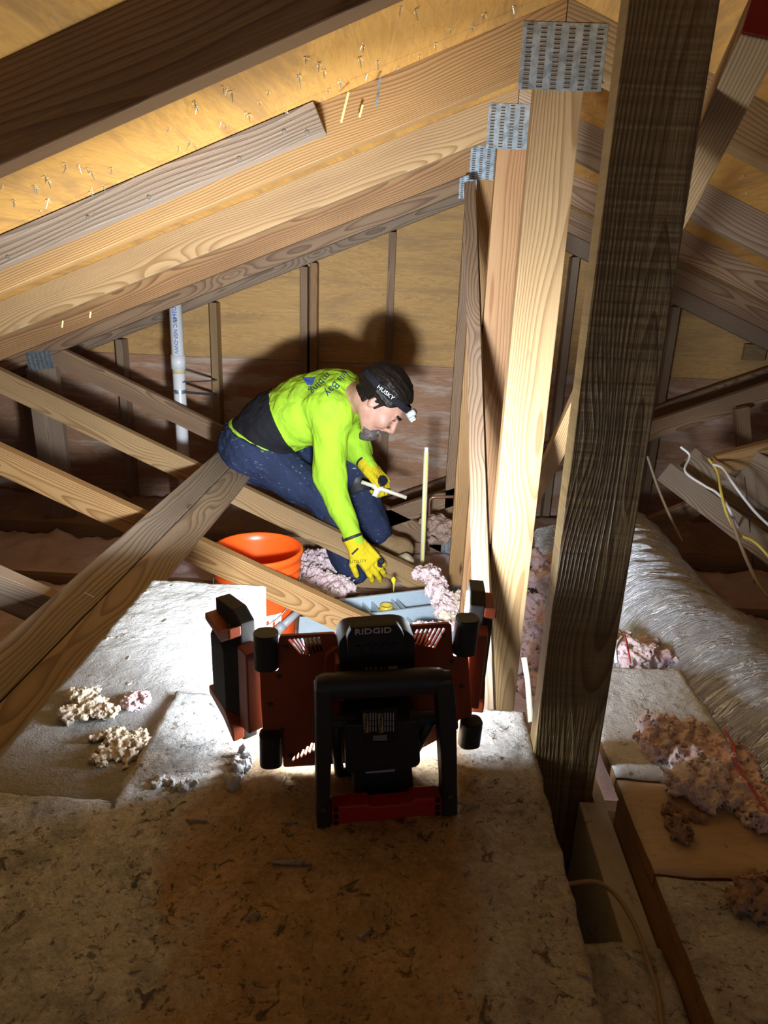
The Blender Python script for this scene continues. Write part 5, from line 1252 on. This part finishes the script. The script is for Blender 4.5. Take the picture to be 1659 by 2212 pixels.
LP_ = SDF(); LP_.cone(hp(.1045*H, -.0425*H, .013), hp(.1045*H, -.0425*H, -.013), .0050, .0050, .002); LP_.cone(hp(.1030*H, -.0530*H, .011), hp(.1030*H, -.0530*H, -.011), .0056, .0056, .002); pos, F = LP_.mesh(HC-.12, HC+.14, .0016); npm('lips', pos, F, M['lip'], MAN)
# ---- headlamp (its own thing)
ps = []
for k in range(40):
    a = 2*math.pi*k/40; ps.append((math.cos(a), math.sin(a)))
HLD = empty('headlamp', tuple(hp(.09*H, .09*H, 0)), 'black elastic headlamp with lit white light on the man\'s forehead', 'headlamp')
bn_ = HU*.93+HF*(-.28) ; bn_ /= np.linalg.norm(bn_)
BD = SDF(); head(BD, .0175); BD.ops = BD.ops[:2]
pc_ = hp(.070*H, .078*H, 0); BD.plane(pc_+bn_*.013, bn_, .001); BD.plane(pc_-bn_*.013, -bn_, .001)
# a band tilting from the forehead to above the nape
pos, F = BD.mesh(HC-.18, HC+.2, .0024); npm('band', pos, F, M['blackcloth'], HLD)
fd = HF*.85+HU*.35; fd /= np.linalg.norm(fd); hc = pc_+HF*.030+HU*.006
def hbox(name, c, r, mat, parent, rr=.008, R=None):
    Q = SDF(); Q.box(c, r, HR if R is None else R, .002, 'u', rr); pos, F = Q.mesh(np.array(c)-.05, np.array(c)+.05, .002); return npm(name, pos, F, M[mat], parent)
M['hlgrey'] = plain('headlamp_grey', (.40, .42, .43), .4)
hb_ = hbox('lamp_body', hc, (.013, .019, .030), 'hlgrey', HLD)
hb2 = hbox('lamp_head', hc+HF*.015-HU*.006, (.010, .014, .024), 'hlgrey', HLD, .007)
hbox('lens', hc+HF*.0255-HU*.008, (.002, .009, .017), 'hled', HLD, .0018)
# ---- pipe held in the far hand with a tee on it
pa, pb = at(781, 1041, 2.86), at(878, 1075, 2.86)
HPp = empty('held_pipe', (pa+pb)/2, 'short white pipe with a tee fitting held in the far gloved hand', 'pipe')
bm = bmesh.new(); tube(bm, [pa, pb], .0085, 14); fin('pipe_body', bm, M['cpvc'], HPp)
bm = bmesh.new(); d = (pb-pa).normalized(); c = pa+(pb-pa)*.36; tube(bm, [c-d*.022, c+d*.022], .0125, 16); tube(bm, [c, c+Vector((-.012, -.012, -.036))], .0125, 16); fin('tee', bm, M['white'], HPp)
# shirt and glove lettering
for (s, sz, x, y, a, sx) in (('ulls', .036, 740, 813, -2.2, 1.0), ('Bay', .043, 717, 840, -2.25, 1.05), ('mbing', .038, 691, 828, -2.3, 1.1)):
    o = cam_text('shirt_print', s, sz, x, y, 2.7, INK, shirt, a, .0, sx); wrap_on(o, shirt)
bm = bmesh.new(); bmesh.ops.create_grid(bm, x_segments=10, y_segments=10, size=.5)
for v in bm.verts: v.co = Vector((v.co.x*.036*(1+v.co.y), v.co.y*.030, 0))
o0 = at(668, 823, 2.7); o = fin('shirt_print', bm, M['print'], shirt, Matrix.Translation(o0) @ Matrix.Rotation(math.pi/2, 4, 'X') @ Matrix.Rotation(.1, 4, 'Z')); wrap_on(o, shirt)
for ob in [x for x in MAN.children if x.name.startswith('glove')][:1]:
    o = cam_text('cuff_tag', 'I', .05, 766, 1192, 2.55, M['glovedark'], ob, -.75, .0, 1.6); wrap_on(o, ob, .0016)
    o = cam_text('glove_print', 'UTILITY', .017, 774, 1213, 2.55, M['label'], ob, .12, .0, 1.1); wrap_on(o, ob, .0008)
bd_ = [x for x in HLD.children if x.name.startswith('band')][0]
o = cam_text('band_print', 'HUSKY', .021, 833, 848, 2.6, M['white'], bd_, -.62, .0, 1.15); wrap_on(o, bd_, .0008)
# beige sole or rag by the web
RG = SDF(); c = V3(862, 1216, 2.86); RG.cone(c-np.array((.035, 0, .01)), c+np.array((.03, 0, .012)), .026, .034, .01); RG.warp(lambda P: .003*noise_np(P, 120, 2)); pos, F = RG.mesh(c-.1, c+.1, .004); o = npm('knee_cushion', pos, F, M['rag']); tag(o, 'small beige ribbed lump between boot and slanting web', 'rag')
